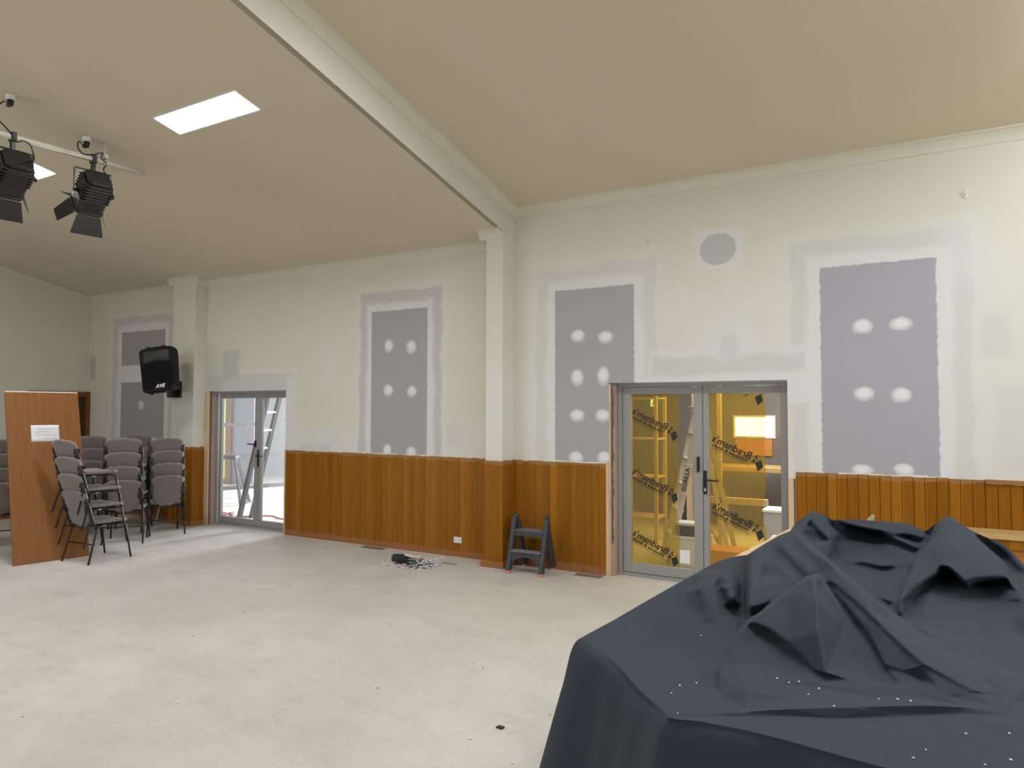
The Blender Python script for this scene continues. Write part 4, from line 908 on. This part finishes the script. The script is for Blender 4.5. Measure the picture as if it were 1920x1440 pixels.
# front pyramid: left contour, apex, right contour, creases
jump([(704, 657, .745), (728, 620, .765), (750, 585, .79), (780, 525, .825), (815, 482, .86), (850, 458, .885), (885, 434, .91), (966, 371, .97), (1037, 318, 1.025), (1072, 302, 1.045), (1094, 300, 1.05), (1107, 309, 1.03), (1137, 354, .975), (1198, 444, .885), (1237, 500, .85), (1349, 651, .782), (1396, 737, .765)],
     (0, -8), [.722, .722, .722, .728, .745, .79, .82, .875, .905, .925, .93, .935, .90, .845, .825, .775, .76])
line([(820, 494, .845), (850, 497, .84), (896, 521, .82), (961, 571, .80), (1020, 625, .788), (1077, 680, .78)]); line([(838, 482, .87), (905, 512, .862), (970, 560, .845), (1030, 618, .818), (1082, 676, .788)])
line([(1087, 330, 1.035), (1092, 400, 1.0), (1097, 515, .925), (1127, 689, .80)]); line([(1112, 330, .99), (1196, 500, .845), (1260, 620, .785), (1318, 724, .762)])
add((800, 570, .795), (850, 620, .777), (960, 640, .776))
# lip before it
line([(704, 662, .752), (760, 655, .757), (835, 651, .763), (961, 657, .77), (1087, 682, .777), (1237, 719, .778), (1401, 743, .778), (1607, 787, .776), (1837, 826, .775), (2000, 860, .77)])
line([(703, 668, .75), (700, 755, .738)]); line([(694, 668, .728), (690, 752, .726)]); line([(640, 745, .73), (700, 757, .735)])
line([(781, 703, .765), (750, 735, .757), (717, 766, .745), (659, 815, .745)]); line([(795, 834, .745), (770, 800, .738), (720, 790, .735)]); line([(720, 768, .745), (825, 760, .765), (981, 785, .762), (1150, 775, .765)]); add((870, 715, .762), (760, 700, .752), (880, 800, .748))
line([(600, 700, .716), (640, 688, .722), (694, 668, .73)]); line([(600, 722, .722), (650, 715, .717), (690, 690, .724)])
line([(1000, 712, .768), (1200, 745, .768), (1400, 775, .766), (1600, 802, .766)]); line([(1000, 735, .757), (1150, 755, .757), (1320, 785, .758)])
line([(522, 854, .757), (640, 848, .757), (776, 840, .762), (981, 831, .772), (1323, 818, .785), (1519, 818, .785), (1700, 828, .778), (1850, 842, .773)])
line([(560, 866, .752), (776, 862, .748), (981, 858, .750), (1177, 868, .748), (1400, 858, .752), (1600, 852, .757), (1800, 858, .765)])
line([(540, 832, .752), (650, 812, .745), (740, 836, .752)])
line([(500, 868, .757), (629, 880, .76), (800, 914, .76), (981, 962, .76), (1225, 1028, .76), (1500, 1098, .76)])
add((900, 900, .752), (1100, 910, .753), (1300, 920, .757), (1500, 900, .757), (1300, 980, .756), (1600, 1000, .756), (1800, 930, .76), (1900, 1000, .757), (1700, 1080, .757), (1100, 960, .756))
line([(1300, 868, .752), (1450, 880, .762), (1620, 872, .766), (1800, 885, .766)]); line([(1230, 900, .76), (1420, 925, .762), (1560, 915, .76)])
co_, _, fa_, ov_, _, _ = delaunay_2d_cdt([Vector((p[0], p[1])) for p in pts_], edges_, [], 0, 1e-4)
cw = []
for c_, o_ in zip(co_, ov_):
    if o_:
        p = pts_[o_[0]]; v = ray(*c7(p[0], p[1])); cw.append(v.z/(p[2]-CH))        # inverse distance along the ray
    else: cw.append(None)
for i, (c_, o_) in enumerate(zip(co_, ov_)):                                       # crossings of two creases: nearest controls
    if cw[i] is None:
        dd = sorted(((c_-co_[j]).length, cw[j]) for j in range(len(co_)) if cw[j])[:3]; cw[i] = sum(w_/(e+.1) for e, w_ in dd)/sum(1/(e+.1) for e, w_ in dd)
NA, NR, NS = 1300, 280, 34
poly = np.array([p[:2] for p in OUT]); sgm = np.linalg.norm(np.roll(poly, -1, 0)-poly, axis=1); cum = np.concatenate([[0], np.cumsum(sgm)])
sa = np.linspace(0, cum[-1], NA, endpoint=False)
bnd = np.stack([np.interp(sa, cum, np.append(poly[:, 0], poly[0, 0])), np.interp(sa, cum, np.append(poly[:, 1], poly[0, 1]))], 1)
cen = np.array([1200., 805.])
G = np.stack([cen+(bnd-cen)*r_ for r_ in np.linspace(.003, .9995, NR)])          # NR x NA x 2
flat = G.reshape(-1, 2); Wv = np.full(len(flat), np.nan)
for f in fa_:
    a_, b_, c_ = (np.array(co_[i]) for i in f[:3]); wa, wb, wc = (cw[i] for i in f[:3])
    lo = np.minimum(np.minimum(a_, b_), c_)-.01; hi = np.maximum(np.maximum(a_, b_), c_)+.01
    idx = np.nonzero((flat[:, 0] >= lo[0]) & (flat[:, 0] <= hi[0]) & (flat[:, 1] >= lo[1]) & (flat[:, 1] <= hi[1]))[0]
    if not len(idx): continue
    q = flat[idx]; den = (b_[1]-c_[1])*(a_[0]-c_[0])+(c_[0]-b_[0])*(a_[1]-c_[1])
    if abs(den) < 1e-9: continue
    l1_ = ((b_[1]-c_[1])*(q[:, 0]-c_[0])+(c_[0]-b_[0])*(q[:, 1]-c_[1]))/den; l2_ = ((c_[1]-a_[1])*(q[:, 0]-c_[0])+(a_[0]-c_[0])*(q[:, 1]-c_[1]))/den; l3_ = 1-l1_-l2_
    ok = (l1_ > -1e-4) & (l2_ > -1e-4) & (l3_ > -1e-4); Wv[idx[ok]] = (l1_*wa+l2_*wb+l3_*wc)[ok]
Wv = Wv.reshape(NR, NA); bad = np.isnan(Wv)
for i in range(NR):
    if bad[i].any(): Wv[i][bad[i]] = np.interp(np.nonzero(bad[i])[0], np.nonzero(~bad[i])[0], Wv[i][~bad[i]]) if (~bad[i]).any() else np.nanmean(Wv)
rx = (_f[0]+_r2[0]*0, 0)
for _ in range(7):                                  # soften facets, keep the steps between near and far folds
    acc = Wv.copy(); wt = np.ones_like(Wv)
    up_ = np.vstack([Wv[:1], Wv[:-1]]); dn_ = np.vstack([Wv[1:], Wv[-1:]])
    for o_ in (np.roll(Wv, 1, 1), np.roll(Wv, -1, 1), up_, dn_):
        g_ = np.exp(-((o_-Wv)/.0025)**2); acc += o_*g_; wt += g_
    Wn = acc/wt; Wn[-1] = Wv[-1]; Wv = Wn
px_, py_ = 1020+G[..., 0]*.46875, 940+G[..., 1]*.46875
D_ = np.array(_f)[None, None]+np.array(_r2)[None, None]*((px_-960)/FOC)[..., None]-np.array(_u2)[None, None]*((py_-720)/FOC)[..., None]
S = np.array(EYE)[None, None]+D_/Wv[..., None]
# relax the facets so that the creases are cloth-soft
def relax(S, it, lam=.5):
    for _ in range(it):
        T = S.copy()
        T[1:-1] = (np.roll(S, 1, 1)[1:-1]+np.roll(S, -1, 1)[1:-1]+S[:-2]+S[2:])/4
        T[0] = S[1].mean(0); S = S*(1-lam)+T*lam; S[-1] = T[-1] if False else S[-1]
    return S
edge = S[-1].copy(); S = relax(S, 3, .6)
# fine pull wrinkles
x, y = S[..., 0], S[..., 1]
wz = .0022*np.sin(9*(x*.8+y*.6)+2*np.sin(2.3*x-1.7*y))*np.sin(3*x-2.2*y+1)+.0011*np.sin(31*(x*.2+y*.98)+3*np.sin(3.1*y+x))*np.clip(np.sin(4.1*x+2.9*y+.5), 0, 1)
S[..., 2] += wz*np.linspace(1, 1, NR)[:, None]*np.minimum(1, (NR-1-np.arange(NR))/12)[:, None]
bw = S[-1][:, :2].copy(); ze = S[-1][:, 2].copy()
# hanging sides
for _ in range(8): bw = (np.roll(bw, 1, 0)+2*bw+np.roll(bw, -1, 0))/4
tan = np.roll(bw, -4, 0)-np.roll(bw, 4, 0); tan /= np.linalg.norm(tan, axis=1)[:, None]+1e-9; nrm = np.column_stack([tan[:, 1], -tan[:, 0]])
c0 = np.array([.2, -3.4])
nrm *= np.sign((nrm*(bw-c0)).sum(1).mean())
rad = (bw-c0)/np.linalg.norm(bw-c0, axis=1)[:, None]
bk = np.clip((bw[:, 1]+2.7)/.5, 0, 1)[:, None]; nrm = nrm*(1-bk)+rad*bk
for _ in range(14): nrm = np.roll(nrm, 3, 0)+nrm+np.roll(nrm, -3, 0); nrm /= np.linalg.norm(nrm, axis=1)[:, None]
arc = np.concatenate([[0], np.cumsum(np.linalg.norm(np.diff(bw, axis=0), axis=1))])
fold = .5*np.sin(arc*8.1+.6)+.32*np.sin(arc*13.7+2.0)+.18*np.sin(arc*26+1)
corner = np.zeros(NA)
for cxy, amp in (((-1.313, -4.174), 1.0), ((-.711, -4.788), .9), ((1.66, -4.76), 1)): corner += amp*np.exp(-(((bw-np.array(cxy))**2).sum(1))/.010)
rows = [S.reshape(-1, 3)]
for k in range(1, NS+1):
    s_ = (k/NS)**1.25
    off = .020*(1-math.exp(-s_*30))+.15*s_**.95+.05*s_**.8*fold*(1-.6*np.clip(corner, 0, 1))+.05*s_*corner
    rows.append(np.column_stack([S[-1][:, :2]*max(0, 1-s_*4)+bw*min(1, s_*4)+nrm*off[:, None], ze*(1-s_)+.012*s_]))
V = np.concatenate(rows); NRt = NR+NS
F = [(i*NA+j, i*NA+(j+1) % NA, (i+1)*NA+(j+1) % NA, (i+1)*NA+j) for i in range(NRt-1) for j in range(NA)]
F.append(tuple(range(NA))[::-1])
me = bpy.data.meshes.new('drape'); me.from_pydata(V.tolist(), [], F); me.update()
me.polygons.foreach_set('use_smooth', [True]*len(me.polygons)); me.materials.append(m_cloth)
dr = bpy.data.objects.new('drape_cloth', me); COL.objects.link(dr); fixn(dr)
tag(dr, 'large dark navy cloth thrown in peaks over a long pile in the right foreground', 'cloth')
# what carries it: a long timber table whose far end shows past the cloth
t = thing('timber_table', 'long pale timber tabletop under the navy cloth, its far end bare', 'table', (0, 0, 0))
zt = .695
m = MB(); m.prism([(-1.12, -4.0), (-.66, -4.62), (1.5, -4.62), (1.5, -2.0), (-.97, -2.05)], zt-.04, zt-.006, 'xy'); m.build('tabletop', m_pine, t)
m = MB(); e0 = P(1362, 1046, Z=.76); e1 = P(1486, 988, Z=.76)
m.prism([(e0.x-.01, e0.y-.3), (e0.x+.30, e0.y-.3), (e1.x+.28, e1.y), (e1.x, e1.y)], .725, .76, 'xy'); m.build('edge_board', m_pine, t, bevel=.003)
for x, y in ((-.75, -3.9), (1.4, -4.4), (1.4, -2.2), (-.75, -2.3), (e1.x+.12, e1.y-.15)): MB().box(x-.035, x+.035, y-.035, y+.035, 0, .66 if y < -2 else .725).build('leg', m_pine, t)
# wedge of yellowed paper peeping over the ridge
p = P(1627, 981, Y=-1.75); t = tag(MB().prism([(-.045, -.02), (.02, -.03), (.045, .055), (.028, .065)], -.02, .0, 'xz').build('cardboard_wedge', plain('yellowed_card', (.50, .47, .26), .8), loc=p+Vector((0, 0, 0))), 'yellow green corner of card poking up behind the cloth ridge', 'card')
# plaster specks on the cloth
bv = BVHTree.FromPolygons([tuple(v) for v in V], F[:-1])
sp = [(628, 540), (543, 740), (610, 730), (510, 770), (535, 850), (933, 711), (980, 728), (1020, 725), (1058, 775), (1100, 752), (1340, 793), (1415, 795), (1467, 802), (1160, 822), (1688, 933), (1862, 932), (1528, 997), (1478, 1030), (1868, 1038), (1765, 1057)]
r = random.Random(6)
for i, (a, b) in enumerate(sp):
    v = ray(*c7(a, b)).normalized(); h_, nn, _, _ = bv.ray_cast(EYE, v)
    if h_ is None: continue
    k = .0022+.0016*r.random()
    o = MB().tube([(-k, 0, -k*.3), (-k*.6, 0, k*.4), (k*.5, k*.2, k*.5), (k, 0, -k*.2)], [k*.5, k, k*.9, k*.4], 6).build('plaster_crumb', m_label, loc=h_+Vector((0, 0, k*.5)))
    tag(o, 'tiny white plaster crumb lying on the dark navy cloth', 'crumb', 'plaster crumbs on the cloth')
print('drape verts', len(V))
